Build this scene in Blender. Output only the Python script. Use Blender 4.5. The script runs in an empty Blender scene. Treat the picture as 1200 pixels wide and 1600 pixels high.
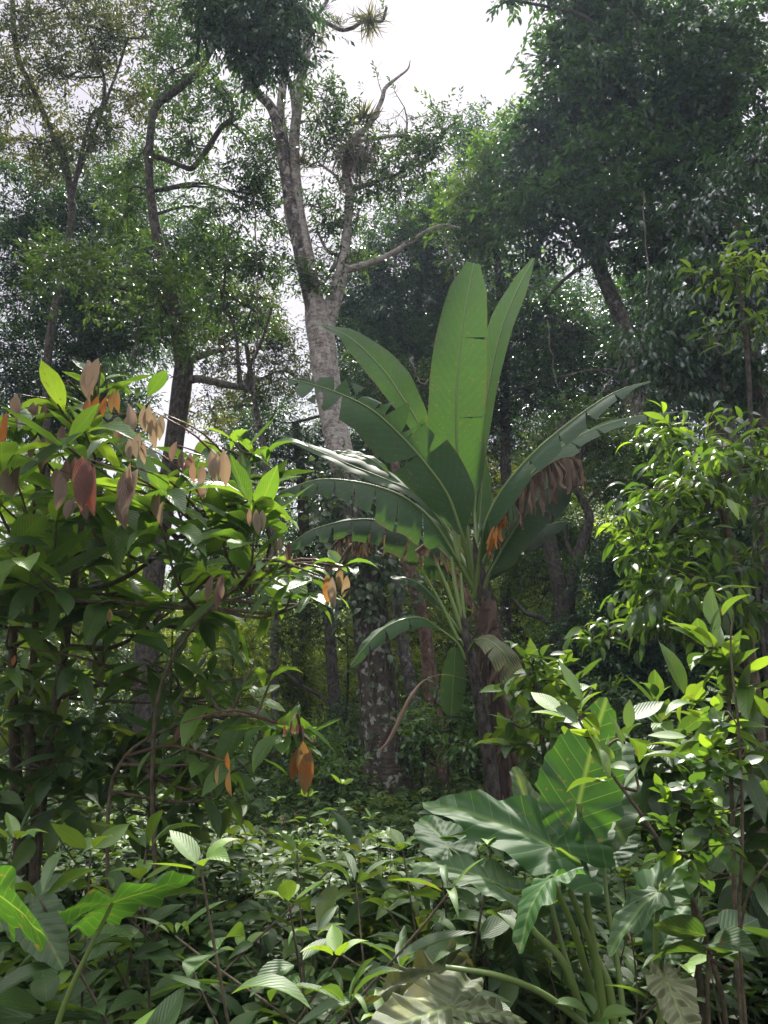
import bpy, math, zlib
import numpy as np
from math import radians, sin, cos, pi, exp

# ------------------------------------------------------------------ camera, sky, sun, exposure
C = bpy.context.scene
COL = C.collection
PITCH, CAMZ, F = radians(13.6), 1.55, 1155.6      # F: focal length in photo pixels (1200 x 1600)
cam_d = bpy.data.cameras.new('camera'); cam = bpy.data.objects.new('camera', cam_d); COL.objects.link(cam)
cam.location = (0, 0, CAMZ); cam.rotation_euler = (radians(90) + PITCH, 0, 0)
cam_d.sensor_fit = 'VERTICAL'; cam_d.sensor_height = 36; cam_d.lens = 26
cam_d.clip_start = 0.05; cam_d.clip_end = 500
C.camera = cam

SUN_EL, SUN_AZ = radians(53), radians(4)          # azimuth from +Y towards +X
SUNV = (sin(SUN_AZ) * cos(SUN_EL), cos(SUN_AZ) * cos(SUN_EL), sin(SUN_EL))
world = bpy.data.worlds.new('World'); C.world = world; world.use_nodes = True
nt = world.node_tree; nt.nodes.clear()
def wn(t, **k):
    n = nt.nodes.new(t)
    for a, b in k.items(): setattr(n, a, b)
    return n
sky = wn('ShaderNodeTexSky', sky_type='NISHITA', sun_disc=False, sun_elevation=SUN_EL, sun_rotation=SUN_AZ)
bg1 = wn('ShaderNodeBackground'); bg1.inputs[1].default_value = 0.12
nt.links.new(sky.outputs[0], bg1.inputs[0])
tc = wn('ShaderNodeTexCoord')
noi = wn('ShaderNodeTexNoise'); noi.inputs['Scale'].default_value = 2.2; noi.inputs['Detail'].default_value = 5
nt.links.new(tc.outputs['Generated'], noi.inputs['Vector'])
rmp = wn('ShaderNodeValToRGB')
rmp.color_ramp.elements[0].position = 0.36; rmp.color_ramp.elements[0].color = (0.74, 0.69, 0.76, 1)
rmp.color_ramp.elements[1].position = 0.62; rmp.color_ramp.elements[1].color = (1.0, 0.93, 0.985, 1)
nt.links.new(noi.outputs[0], rmp.inputs[0])
sepz = wn('ShaderNodeSeparateXYZ'); nt.links.new(tc.outputs['Generated'], sepz.inputs[0])
mr = wn('ShaderNodeMapRange'); mr.inputs['From Min'].default_value = 0.74; mr.inputs['From Max'].default_value = 1.0
mr.inputs['To Min'].default_value = 0.29; mr.inputs['To Max'].default_value = 1.9      # overcast: brightest overhead
nt.links.new(sepz.outputs[2], mr.inputs['Value'])
bg2 = wn('ShaderNodeBackground')
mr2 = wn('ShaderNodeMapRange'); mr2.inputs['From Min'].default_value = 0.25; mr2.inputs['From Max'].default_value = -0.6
mr2.inputs['To Min'].default_value = 1.0; mr2.inputs['To Max'].default_value = 1.25          # added front fill: unseen sky behind the viewer made brighter
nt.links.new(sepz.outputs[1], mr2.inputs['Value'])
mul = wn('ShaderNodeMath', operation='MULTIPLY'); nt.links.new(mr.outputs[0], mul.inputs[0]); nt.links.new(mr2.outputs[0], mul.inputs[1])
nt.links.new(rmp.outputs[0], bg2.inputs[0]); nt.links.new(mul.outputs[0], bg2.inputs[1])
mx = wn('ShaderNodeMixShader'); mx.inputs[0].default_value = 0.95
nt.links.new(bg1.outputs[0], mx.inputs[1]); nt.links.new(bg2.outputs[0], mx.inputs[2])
wo = wn('ShaderNodeOutputWorld'); nt.links.new(mx.outputs[0], wo.inputs[0])

sun_d = bpy.data.lights.new('sun', 'SUN'); sun = bpy.data.objects.new('sun', sun_d); COL.objects.link(sun)
sun_d.energy = 4.2; sun_d.angle = radians(4); sun_d.color = (1.0, 0.95, 0.86)
sun.rotation_euler = (radians(90) - SUN_EL, 0, pi - SUN_AZ)
C.view_settings.view_transform = 'Standard'; C.view_settings.look = 'None'
C.view_settings.exposure = 1.75; C.view_settings.gamma = 1; C.view_settings.use_curve_mapping = False
C.cycles.max_bounces = 5; C.cycles.diffuse_bounces = 3; C.cycles.glossy_bounces = 2
C.cycles.transmission_bounces = 3; C.cycles.volume_bounces = 0; C.cycles.transparent_max_bounces = 4
C.cycles.use_denoising = True

# ------------------------------------------------------------------ helpers
cp, sp_ = cos(PITCH), sin(PITCH)
FWD = np.array((0, cp, sp_)); UPV = np.array((0, -sp_, cp)); RT = np.array((1.0, 0, 0))
def ray(x, y): return FWD + RT * ((x - 600) / F) - UPV * ((y - 800) / F)
def W(x, y, d):                                   # the point seen at (x, y) whose forward distance is d metres
    r = ray(x, y); return np.array((0, 0, CAMZ)) + r * (d / r[1])
def mpp(x, y, d): return d / ray(x, y)[1] / F      # metres per photo pixel there
def RNG(s): return np.random.default_rng(zlib.crc32(s.encode()))
def nrm(a): a = np.asarray(a, float); return a / np.maximum(np.linalg.norm(a, axis=-1, keepdims=True), 1e-9)
def ss(a, b, x): t = np.clip((x - a) / (b - a), 0, 1); return t * t * (3 - 2 * t)
def gz(x, y):                                     # forest floor: a bank rises to the right and back, falls to the left
    x = np.asarray(x, float); y = np.asarray(y, float)
    z = 0.20 * np.maximum(x - 1.5, 0) * ss(6, 12, y) - 0.05 * np.maximum(-x - 1, 0) * ss(8, 20, y)
    z = z + 0.06 * np.sin(x * 1.3 + y * .4) * np.cos(y * .9 - x * .3) + 0.015 * np.maximum(y - 12, 0)
    return np.minimum(z, 4.0)

def cat(P, n):                                    # Catmull-Rom through the rows of P
    P = np.asarray(P, float)
    if len(P) < 3: 
        t = np.linspace(0, 1, n)[:, None]; return P[0] * (1 - t) + P[-1] * t
    Q = np.vstack([2 * P[0] - P[1], P, 2 * P[-1] - P[-2]])
    u = np.linspace(0, len(P) - 1 - 1e-6, n); i = u.astype(int); t = (u - i)[:, None]
    a, b, c, d = Q[i], Q[i + 1], Q[i + 2], Q[i + 3]
    return .5 * (2 * b + (c - a) * t + (2 * a - 5 * b + 4 * c - d) * t ** 2 + (3 * b - a - 3 * c + d) * t ** 3)

class MB:
    def __init__(s): s.V, s.Q, s.T, s.U, s.M, s.n = [], [], [], [], [], 0
    def add(s, V, Q, tone=0.5, uv=None, mat=0):
        V = np.asarray(V, float).reshape(-1, 3); Q = np.asarray(Q, int).reshape(-1, 4); k = len(V)
        s.V.append(V); s.Q.append(Q + s.n); s.n += k
        s.T.append(np.broadcast_to(np.asarray(tone, float), (k,)))
        s.U.append(np.zeros((k, 2)) if uv is None else np.asarray(uv, float).reshape(-1, 2))
        s.M.append(np.full(len(Q), mat)); return s
    def build(s, name, mats, parent=None, base=None, smooth=True):
        V = np.vstack(s.V); Q = np.vstack(s.Q)
        b = np.array(parent.location if (parent is not None and base is None) else (base if base is not None else (0, 0, 0)))
        V = V - b
        me = bpy.data.meshes.new(name); me.vertices.add(len(V)); me.vertices.foreach_set('co', V.astype(np.float32).ravel())
        me.loops.add(Q.size); me.loops.foreach_set('vertex_index', Q.astype(np.int32).ravel())
        me.polygons.add(len(Q)); me.polygons.foreach_set('loop_start', np.arange(0, Q.size, 4, dtype=np.int32))
        me.polygons.foreach_set('material_index', np.concatenate(s.M).astype(np.int32))
        me.polygons.foreach_set('use_smooth', np.full(len(Q), smooth))
        uv = me.uv_layers.new(name='UVMap'); uv.data.foreach_set('uv', np.vstack(s.U)[Q.ravel()].astype(np.float32).ravel())
        at = me.attributes.new('tone', 'FLOAT', 'POINT'); at.data.foreach_set('value', np.concatenate(s.T).astype(np.float32))
        for m in (mats if isinstance(mats, (list, tuple)) else [mats]): me.materials.append(m)
        me.update(); me.validate()
        o = bpy.data.objects.new(name, me); COL.objects.link(o)
        if parent is not None: o.parent = parent
        elif base is not None: o.location = base
        return o

def tag(o, label=None, cat_=None, group=None, kind=None):
    if label: o['label'] = label
    if cat_: o['category'] = cat_
    if group: o['group'] = group
    if kind: o['kind'] = kind
    return o
def thing(name, label, cat_, base, group=None):
    o = bpy.data.objects.new(name, None); COL.objects.link(o); o.location = tuple(base); o.empty_display_size = .2
    return tag(o, label, cat_, group)
def copy_tree(o, parent=None):
    c = o.copy(); COL.objects.link(c); c.parent = parent
    for ch in o.children: copy_tree(ch, c)
    return c

def tube(mb, P, r, n=8, tone=.5, mat=0, rough=0, rg=None, flat=1.0):
    P = np.asarray(P, float); r = np.broadcast_to(np.asarray(r, float), (len(P),))
    T = nrm(np.gradient(P, axis=0)); u = np.cross(T[0], (0.3, 1, .1)); 
    if np.linalg.norm(u) < .1: u = np.cross(T[0], (1, 0, 0))
    u = nrm(u); U = []
    for t in T:
        u = nrm(u - t * np.dot(u, t)); U.append(u)
    U = np.array(U); B = np.cross(T, U)
    a = np.linspace(0, 2 * pi, n, endpoint=False)
    R = r[:, None] * np.ones(n)
    if rough:
        g = rg or RNG('bark')
        ph = g.uniform(0, 6.28, 4); z = np.cumsum(np.r_[0, np.linalg.norm(np.diff(P, axis=0), axis=1)])[:, None]
        R = R * (1 + rough * (.5 * np.sin(3 * a + ph[0] + z * .9) + .35 * np.sin(5 * a + ph[1] - z * 1.7) + .4 * np.sin(2 * a + ph[2] + z * 3.1) + .3 * g.normal(size=R.shape)))
    V = P[:, None] + R[..., None] * (np.cos(a)[None, :, None] * U[:, None] + flat * np.sin(a)[None, :, None] * B[:, None])
    i = np.arange(len(P) - 1)[:, None] * n; j = np.arange(n)[None]; k = (j + 1) % n
    Q = np.stack([i + j, i + k, i + n + k, i + n + j], -1).reshape(-1, 4)
    L = np.cumsum(np.r_[0, np.linalg.norm(np.diff(P, axis=0), axis=1)])
    uv = np.stack(np.broadcast_arrays(L[:, None], a[None] / (2 * pi)), -1)
    mb.add(V.reshape(-1, 3), Q, tone, uv.reshape(-1, 2), mat)

# ------------------------------------------------------------------ leaf templates: x along, y across, z up
def leaf_t(rows=4, cols=2, w=.35, fold=.25, droop=.5, peak=.45, ripple=0, tip=1.0):
    t = np.linspace(0, 1, rows + 1); th = .15 - droop * t
    dx = np.cos(th) / rows; dz = np.sin(th) / rows
    x = np.r_[0, np.cumsum(dx[:-1])]; z = np.r_[0, np.cumsum(dz[:-1])]
    p = math.log(.5) / math.log(peak); prof = np.sin(pi * t ** p) ** .85 * (1 - .25 * ss(.75, 1, t) * tip)
    prof = np.maximum(prof, .015)
    s = np.linspace(-1, 1, cols + 1)
    X = x[:, None] + 0 * s; Y = prof[:, None] * s * w / 2
    Z = z[:, None] + np.abs(Y) * fold + ripple * np.abs(s) * prof[:, None] * np.sin(t * 2 * pi * 6)[:, None]
    V = np.stack([X, Y, Z], -1).reshape(-1, 3); n = cols + 1
    i, j = np.meshgrid(np.arange(rows), np.arange(cols), indexing='ij'); a = (i * n + j).ravel()
    Q = np.stack([a, a + n, a + n + 1, a + 1], -1)
    return V, Q, np.stack([t[:, None] + 0 * s, prof[:, None] * s], -1).reshape(-1, 2)
def kite(w=.38, z=.05, dr=.12):
    V = np.array([(0, 0, 0), (.42, w / 2, z), (1, 0, -dr), (.42, -w / 2, z)]); return V, np.array([[0, 3, 2, 1]]), np.array([(0, 0), (.4, 1), (1, 0), (.4, -1)])
KITES = [kite(.36, .06, .1), kite(.42, .02, .2), kite(.3, .1, 0)]
MIDS = [leaf_t(3, 2, .40, .35, d, .45) for d in (.2, .7, 1.2)]
BIGS = [leaf_t(10, 4, .35, f, d, pk, rp) for f, d, pk, rp in ((.3, .6, .52, .008), (.5, 1.1, .55, .012), (.2, .25, .5, .01), (.6, 1.7, .5, .015), (.35, -.15, .52, .01))]
HERBS = [leaf_t(7, 4, .46, f, d, .42, .004) for f, d in ((.25, .35), (.4, .8), (.15, .1), (.3, 1.2))]
LANCE = [leaf_t(6, 2, .27, f, d, .42, 0) for f, d in ((.3, .5), (.4, 1.2), (.5, 1.7))]

def place(mb, tm, P, D, N, S, Wd=1.0, tone=.5, mat=0, rg=None):
    P = np.asarray(P); m = len(P)
    if m == 0: return
    D = nrm(D); B = nrm(np.cross(N, D)); N = np.cross(D, B)
    S = np.broadcast_to(np.asarray(S, float), (m,)); tone = np.broadcast_to(np.asarray(tone, float), (m,)); Wd = np.broadcast_to(np.asarray(Wd, float), (m,))
    if isinstance(tm, list):
        pick = (rg or RNG('pick')).integers(0, len(tm), m)
    else: tm = [tm]; pick = np.zeros(m, int)
    for k, (V, Q, U) in enumerate(tm):
        s = pick == k; q = int(s.sum())
        if not q: continue
        X = P[s][:, None] + S[s][:, None, None] * (V[None, :, 0:1] * D[s][:, None] + (V[None, :, 1:2] * Wd[s][:, None, None]) * B[s][:, None] + V[None, :, 2:3] * N[s][:, None])
        QQ = Q[None] + (np.arange(q) * len(V))[:, None, None]
        mb.add(X.reshape(-1, 3), QQ.reshape(-1, 4), np.repeat(tone[s], len(V)), np.tile(U, (q, 1)), mat)

def sprays(mb, tm, P, D, L, nl, size, rg, tone, droop=.25, spread=1.0, mat=0, Wd=1.0, flat=.6):
    """twigs at P along D, each with nl leaves set alternately"""
    m = len(P)
    if m == 0: return
    D = nrm(D); S = nrm(np.cross(D, np.array((0, 0, 1.0)) + rg.normal(size=(m, 3)) * .35)); Nn = np.cross(S, D)
    t = (np.arange(nl) + 1.0) / nl
    side = np.where(np.arange(nl) % 2, 1.0, -1.0)
    PP = P[:, None] + D[:, None] * (t[None, :, None] * np.broadcast_to(np.asarray(L, float), (m,))[:, None, None])
    ang = (0.95 - .6 * t)[None, :, None] * spread
    DD = D[:, None] * np.cos(ang) + S[:, None] * side[None, :, None] * np.sin(ang) + rg.normal(size=(m, nl, 3)) * .28
    DD[..., 2] -= droop
    NN = Nn[:, None] * (1 - flat) + np.array((0, 0, 1.0)) * flat + rg.normal(size=(m, nl, 3)) * .35
    sz = size * rg.uniform(.65, 1.2, (m, nl)) 
    tn = np.clip(np.broadcast_to(np.asarray(tone), (m,))[:, None] + rg.normal(size=(m, nl)) * .14, 0, 1)
    place(mb, tm, PP.reshape(-1, 3), DD.reshape(-1, 3), NN.reshape(-1, 3), sz.ravel(), Wd, tn.ravel(), mat, rg)

# ------------------------------------------------------------------ materials
def newmat(name):
    m = bpy.data.materials.new(name); m.use_nodes = True; m.node_tree.nodes.clear(); return m, m.node_tree
def ramp(t, stops):
    r = t.nodes.new('ShaderNodeValToRGB'); e = r.color_ramp.elements
    e[0].position, e[0].color = stops[0][0], (*stops[0][1], 1); e[1].position, e[1].color = stops[-1][0], (*stops[-1][1], 1)
    for p, c in stops[1:-1]: q = e.new(p); q.color = (*c, 1)
    return r
def math_(t, op, a, b=None, clamp=False):
    n = t.nodes.new('ShaderNodeMath'); n.operation = op; n.use_clamp = clamp
    for i, v in enumerate((a, b)):
        if v is None: continue
        if isinstance(v, (int, float)): n.inputs[i].default_value = v
        else: t.links.new(v, n.inputs[i])
    return n.outputs[0]
def leafmat(name, stops, trans=.35, tcol=1.9, rough=.42, vein=None, spec=.5, bump=.25, blotch=.0, wear=0, yellow=(1.25, 1.0, .35)):
    """stops over the per-leaf tone; vein = (number, slope, strength, midrib, line width) drawn from the leaf's own UV"""
    m, t = newmat(name); L = t.links.new
    at = t.nodes.new('ShaderNodeAttribute'); at.attribute_name = 'tone'
    no = t.nodes.new('ShaderNodeTexNoise'); no.inputs['Scale'].default_value = 14 if vein else 1.2; no.inputs['Detail'].default_value = 3
    g = t.nodes.new('ShaderNodeNewGeometry'); L(g.outputs['Position'], no.inputs['Vector'])
    v = math_(t, 'ADD', at.outputs['Fac'], math_(t, 'MULTIPLY', math_(t, 'SUBTRACT', no.outputs[0], .5), .35), True)
    r = ramp(t, stops); L(v, r.inputs[0]); col = r.outputs[0]
    p = t.nodes.new('ShaderNodeBsdfPrincipled'); p.inputs['Roughness'].default_value = rough; p.inputs['Specular IOR Level'].default_value = spec
    nbump = None
    if vein:
        num, slope, strength, mid, lw = vein
        uv = t.nodes.new('ShaderNodeUVMap'); sx = t.nodes.new('ShaderNodeSeparateXYZ'); L(uv.outputs[0], sx.inputs[0])
        ay = math_(t, 'ABSOLUTE', sx.outputs[1])
        q = math_(t, 'FRACT', math_(t, 'MULTIPLY', math_(t, 'SUBTRACT', sx.outputs[0], math_(t, 'MULTIPLY', ay, slope)), num))
        tri = math_(t, 'ABSOLUTE', math_(t, 'SUBTRACT', q, .5))                # 0 in mid cell, .5 at the vein
        side = math_(t, 'MULTIPLY', math_(t, 'SUBTRACT', tri, .5 - lw), 1 / lw, True)
        mr_ = math_(t, 'SUBTRACT', 1, math_(t, 'MULTIPLY', ay, 1 / mid), True)
        line = math_(t, 'MAXIMUM', side, mr_)
        mixn = t.nodes.new('ShaderNodeMix'); mixn.data_type = 'RGBA'; mixn.blend_type = 'MIX'
        L(math_(t, 'MULTIPLY', line, strength), mixn.inputs[0]); L(col, mixn.inputs[6]); mixn.inputs[7].default_value = (.22, .34, .10, 1)
        col = mixn.outputs[2]
        bm = t.nodes.new('ShaderNodeBump'); bm.inputs['Strength'].default_value = bump; bm.inputs['Distance'].default_value = .01
        hh = math_(t, 'SUBTRACT', math_(t, 'ADD', math_(t, 'COSINE', math_(t, 'MULTIPLY', math_(t, 'SUBTRACT', q, .5), 6.283)), math_(t, 'MULTIPLY', no.outputs[0], 1.2)), math_(t, 'MULTIPLY', line, .6))
        L(hh, bm.inputs['Height']); nbump = bm.outputs[0]; L(nbump, p.inputs['Normal'])
    if wear:
        nw = t.nodes.new('ShaderNodeTexNoise'); nw.inputs['Scale'].default_value = 6; nw.inputs['Detail'].default_value = 6; L(g.outputs['Position'], nw.inputs['Vector'])
        e = math_(t, 'MULTIPLY', math_(t, 'SUBTRACT', math_(t, 'ADD', ay, math_(t, 'MULTIPLY', nw.outputs[0], wear)), 1 + wear * .5 - .035), 25, True)
        mw = t.nodes.new('ShaderNodeMix'); mw.data_type = 'RGBA'; L(e, mw.inputs[0]); L(col, mw.inputs[6]); mw.inputs[7].default_value = (.06, .045, .022, 1); col = mw.outputs[2]
        rs = ramp(t, [(.66, (0, 0, 0)), (.70, (1, 1, 1))]); ns = t.nodes.new('ShaderNodeTexNoise'); ns.inputs['Scale'].default_value = 38; ns.inputs['Detail'].default_value = 2; L(g.outputs['Position'], ns.inputs['Vector']); L(ns.outputs[0], rs.inputs[0])
        mw = t.nodes.new('ShaderNodeMix'); mw.data_type = 'RGBA'; L(math_(t, 'MULTIPLY', rs.outputs[0], .7), mw.inputs[0]); L(col, mw.inputs[6]); mw.inputs[7].default_value = (.10, .075, .03, 1); col = mw.outputs[2]
    if blotch:
        n2 = t.nodes.new('ShaderNodeTexNoise'); n2.inputs['Scale'].default_value = 9; n2.inputs['Detail'].default_value = 6; L(g.outputs['Position'], n2.inputs['Vector'])
        rr = ramp(t, [(.55, (0, 0, 0)), (.7, (1, 1, 1))]); L(n2.outputs[0], rr.inputs[0])
        m2 = t.nodes.new('ShaderNodeMix'); m2.data_type = 'RGBA'; L(math_(t, 'MULTIPLY', rr.outputs[0], blotch), m2.inputs[0]); L(col, m2.inputs[6]); m2.inputs[7].default_value = (.16, .17, .05, 1)
        col = m2.outputs[2]
    L(col, p.inputs['Base Color'])
    out = t.nodes.new('ShaderNodeOutputMaterial')
    if trans:
        tr = t.nodes.new('ShaderNodeBsdfTranslucent')
        mc = t.nodes.new('ShaderNodeMix'); mc.data_type = 'RGBA'; mc.blend_type = 'MULTIPLY'; mc.inputs[0].default_value = 1
        L(col, mc.inputs[6]); mc.inputs[7].default_value = (tcol * yellow[0], tcol * yellow[1], tcol * yellow[2], 1); mc.clamp_result = False
        L(mc.outputs[2], tr.inputs[0])
        ms = t.nodes.new('ShaderNodeMixShader'); ms.inputs[0].default_value = trans
        L(p.outputs[0], ms.inputs[1]); L(tr.outputs[0], ms.inputs[2]); L(ms.outputs[0], out.inputs[0])
    else: L(p.outputs[0], out.inputs[0])
    return m
def barkmat(name, c1, c2, lich=None, lf=.5, scale=9, stretch=(1, 1, .55), bump=.6, ring=0, low=None):
    m, t = newmat(name); L = t.links.new
    g = t.nodes.new('ShaderNodeNewGeometry'); mp = t.nodes.new('ShaderNodeMapping'); mp.inputs['Scale'].default_value = stretch
    L(g.outputs['Position'], mp.inputs[0])
    n1 = t.nodes.new('ShaderNodeTexNoise'); n1.inputs['Scale'].default_value = scale; n1.inputs['Detail'].default_value = 10; n1.inputs['Roughness'].default_value = .74; L(mp.outputs[0], n1.inputs['Vector'])
    r = ramp(t, [(.40, c1), (.62, c2)]); L(n1.outputs[0], r.inputs[0]); col = r.outputs[0]; h = n1.outputs[0]
    if ring:
        mp2 = t.nodes.new('ShaderNodeMapping'); mp2.inputs['Scale'].default_value = (.35, .35, 1); L(g.outputs['Position'], mp2.inputs[0])
        n3 = t.nodes.new('ShaderNodeTexNoise'); n3.inputs['Scale'].default_value = 30; n3.inputs['Detail'].default_value = 4; L(mp2.outputs[0], n3.inputs['Vector'])
        r3 = ramp(t, [(.50, (1, 1, 1)), (.60, (.35, .33, .33))]); L(n3.outputs[0], r3.inputs[0])
        mm = t.nodes.new('ShaderNodeMix'); mm.data_type = 'RGBA'; mm.blend_type = 'MULTIPLY'; mm.inputs[0].default_value = ring; L(col, mm.inputs[6]); L(r3.outputs[0], mm.inputs[7]); col = mm.outputs[2]
        h = math_(t, 'SUBTRACT', h, math_(t, 'MULTIPLY', n3.outputs[0], .8))
    if low:
        sz = t.nodes.new('ShaderNodeSeparateXYZ'); L(g.outputs['Position'], sz.inputs[0])
        f = math_(t, 'MULTIPLY', math_(t, 'ADD', math_(t, 'SUBTRACT', low[0], sz.outputs[2]), math_(t, 'MULTIPLY', math_(t, 'SUBTRACT', n1.outputs[0], .5), 2.5)), 1.2, True)
        r5 = ramp(t, [(.35, low[1]), (.7, low[2])]); L(n1.outputs[0], r5.inputs[0])
        mm = t.nodes.new('ShaderNodeMix'); mm.data_type = 'RGBA'; L(f, mm.inputs[0]); L(col, mm.inputs[6]); L(r5.outputs[0], mm.inputs[7]); col = mm.outputs[2]
    if lich:
        n2 = t.nodes.new('ShaderNodeTexNoise'); n2.inputs['Scale'].default_value = 11; n2.inputs['Detail'].default_value = 5; n2.inputs['Roughness'].default_value = .55; L(g.outputs['Position'], n2.inputs['Vector'])
        r2 = ramp(t, [(1 - lf - .03, (0, 0, 0)), (1 - lf + .03, (1, 1, 1))]); L(n2.outputs[0], r2.inputs[0])
        mm = t.nodes.new('ShaderNodeMix'); mm.data_type = 'RGBA'; L(r2.outputs[0], mm.inputs[0]); L(col, mm.inputs[6]); mm.inputs[7].default_value = (*lich, 1); col = mm.outputs[2]
    p = t.nodes.new('ShaderNodeBsdfPrincipled'); p.inputs['Roughness'].default_value = .9; p.inputs['Specular IOR Level'].default_value = .15
    b = t.nodes.new('ShaderNodeBump'); b.inputs['Strength'].default_value = bump; b.inputs['Distance'].default_value = .05; L(h, b.inputs['Height'])
    L(col, p.inputs['Base Color']); L(b.outputs[0], p.inputs['Normal'])
    o = t.nodes.new('ShaderNodeOutputMaterial'); L(p.outputs[0], o.inputs[0]); return m

M = dict(
 bark_pale=barkmat('bark_pale', (.28, .245, .22), (.48, .44, .41), scale=5, ring=.9, bump=.35),
 bark_tall=barkmat('bark_tall', (.17, .155, .14), (.45, .42, .38), (.30, .31, .27), .42, scale=13, ring=.6, bump=.7, low=(3.4, (.030, .027, .020), (.13, .115, .09))),
 bark_limb=barkmat('bark_limb', (.035, .032, .030), (.19, .175, .16), (.36, .35, .32), .42, scale=14, bump=.9),
 bark_lichen=barkmat('bark_lichen', (.05, .042, .035), (.16, .14, .12), (.38, .40, .36), .40, scale=8),
 bark_dark=barkmat('bark_dark', (.022, .021, .017), (.105, .098, .080), (.20, .21, .17), .30, scale=22, bump=.9),
 bark_grey=barkmat('bark_grey', (.05, .046, .040), (.20, .185, .165), (.30, .31, .28), .38, scale=18, bump=.9),
 bark_red=barkmat('bark_red', (.07, .048, .036), (.20, .135, .10), (.27, .25, .21), .36, scale=18, bump=.8),
 twig=barkmat('twig', (.05, .045, .03), (.14, .12, .08), scale=30),
 soil=barkmat('soil', (.025, .02, .013), (.09, .07, .045), scale=6, stretch=(1, 1, 1)),
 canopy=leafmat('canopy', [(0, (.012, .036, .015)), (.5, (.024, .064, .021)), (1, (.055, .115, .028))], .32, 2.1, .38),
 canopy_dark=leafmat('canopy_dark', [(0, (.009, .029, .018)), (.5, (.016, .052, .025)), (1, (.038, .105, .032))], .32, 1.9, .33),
 canopy_olive=leafmat('canopy_olive', [(0, (.020, .038, .018)), (.5, (.036, .062, .024)), (1, (.095, .115, .042))], .34, 1.9, .5),
 canopy_lime=leafmat('canopy_lime', [(0, (.020, .055, .016)), (.5, (.040, .098, .024)), (1, (.09, .18, .035))], .40, 2.2, .42),
 far=leafmat('far', [(0, (.045, .085, .02)), (.5, (.09, .155, .03)), (1, (.17, .25, .05))], .5, 2.4, .6),  # leaf colour brightened to stand in for sunlight the canopy blocks
 cover=leafmat('cover', [(0, (.016, .044, .012)), (.5, (.038, .086, .020)), (1, (.11, .17, .04))], .34, 2.1, .5, spec=.35),
 herb=leafmat('herb', [(0, (.018, .048, .014)), (.5, (.038, .090, .022)), (1, (.11, .21, .03))], .34, 2.2, .50, (8, .55, .22, .05, .08), bump=.16, wear=.2),
 cacao=leafmat('cacao', [(0, (.020, .056, .016)), (.5, (.046, .115, .022)), (1, (.11, .21, .034))], .42, 2.4, .36, (11, .45, .25, .045, .08), bump=.28, wear=.2),
 flush=leafmat('flush', [(0, (.19, .06, .05)), (.3, (.30, .19, .15)), (.55, (.38, .31, .24)), (.75, (.40, .36, .24)), (.9, (.36, .24, .08)), (1, (.50, .20, .04))], .28, 1.3, .34, (10, .6, .22, .06, .16), bump=.9, yellow=(1.1, .85, .65)),
 shrub=leafmat('shrub', [(0, (.014, .040, .014)), (.5, (.036, .088, .020)), (1, (.12, .23, .03))], .42, 2.4, .33),
 vine=leafmat('vine', [(0, (.02, .045, .02)), (.5, (.045, .085, .035)), (1, (.09, .13, .055))], .3, 1.8, .35),
 alo=leafmat('alo', [(0, (.012, .042, .012)), (.5, (.026, .085, .018)), (1, (.055, .092, .048))], .40, 2.7, .58, spec=.30, vein= (7, .80, .34, .03, .035), bump=.15, wear=.15),
 alo_old=leafmat('alo_old', [(0, (.05, .068, .028)), (1, (.11, .13, .06))], .12, 1.3, .6, (6, .80, .3, .03, .05), bump=.5, blotch=.8),
 banana=leafmat('banana', [(0, (.016, .042, .020)), (.5, (.024, .070, .022)), (1, (.045, .115, .026))], .40, 2.4, .55, (26, .12, .03, .035, .15), bump=.0, spec=.28, wear=.15),
 brown=leafmat('brown', [(0, (.04, .028, .02)), (.5, (.12, .082, .06)), (1, (.26, .19, .14))], .2, 1.2, .85, yellow=(1, .8, .6)),
 amber=leafmat('amber', [(0, (.22, .10, .015)), (1, (.50, .24, .03))], .4, 1.5, .6, yellow=(1.1, .8, .4)),
 stalk=leafmat('stalk', [(0, (.05, .085, .02)), (.5, (.10, .16, .035)), (1, (.20, .27, .08))], 0, 1, .4),
 epiphyte=leafmat('epiphyte', [(0, (.035, .05, .025)), (.5, (.08, .10, .05)), (1, (.16, .20, .08))], .25, 1.8, .6),
 deadroot=leafmat('deadroot', [(0, (.09, .075, .06)), (1, (.24, .21, .17))], .2, 1.2, .8, yellow=(1, 1, .8)),
)

# ------------------------------------------------------------------ ground
def ground():
    xs = np.r_[np.linspace(-150, -16, 18), np.linspace(-15, 15, 76), np.linspace(16, 150, 18)]
    ys = np.r_[np.linspace(-60, -3, 12), np.linspace(-2, 30, 80), np.linspace(32, 260, 26)]
    X, Y = np.meshgrid(xs, ys, indexing='ij'); Z = gz(X, Y) + .03 * np.sin(X * 5.1 + Y * 2) * np.sin(Y * 4.3)
    n = len(ys); i, j = np.meshgrid(np.arange(len(xs) - 1), np.arange(n - 1), indexing='ij'); a = (i * n + j).ravel()
    mb = MB(); mb.add(np.stack([X, Y, Z], -1).reshape(-1, 3), np.stack([a, a + n, a + n + 1, a + 1], -1))
    tag(mb.build('ground', M['soil']), 'dark bare soil of the forest floor under the plants', kind='structure')
ground()

# ------------------------------------------------------------------ trees
def ptpath(pts, n=None):
    """pts (x, y, d, width_px) -> world path and radii"""
    P = np.array([[*W(x, y, d), w * .5 * mpp(x, y, d)] for x, y, d, w in pts])
    n = n or max(6, 5 * len(P)); Q = cat(P, n); return Q[:, :3], np.maximum(Q[:, 3], .002)

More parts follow.
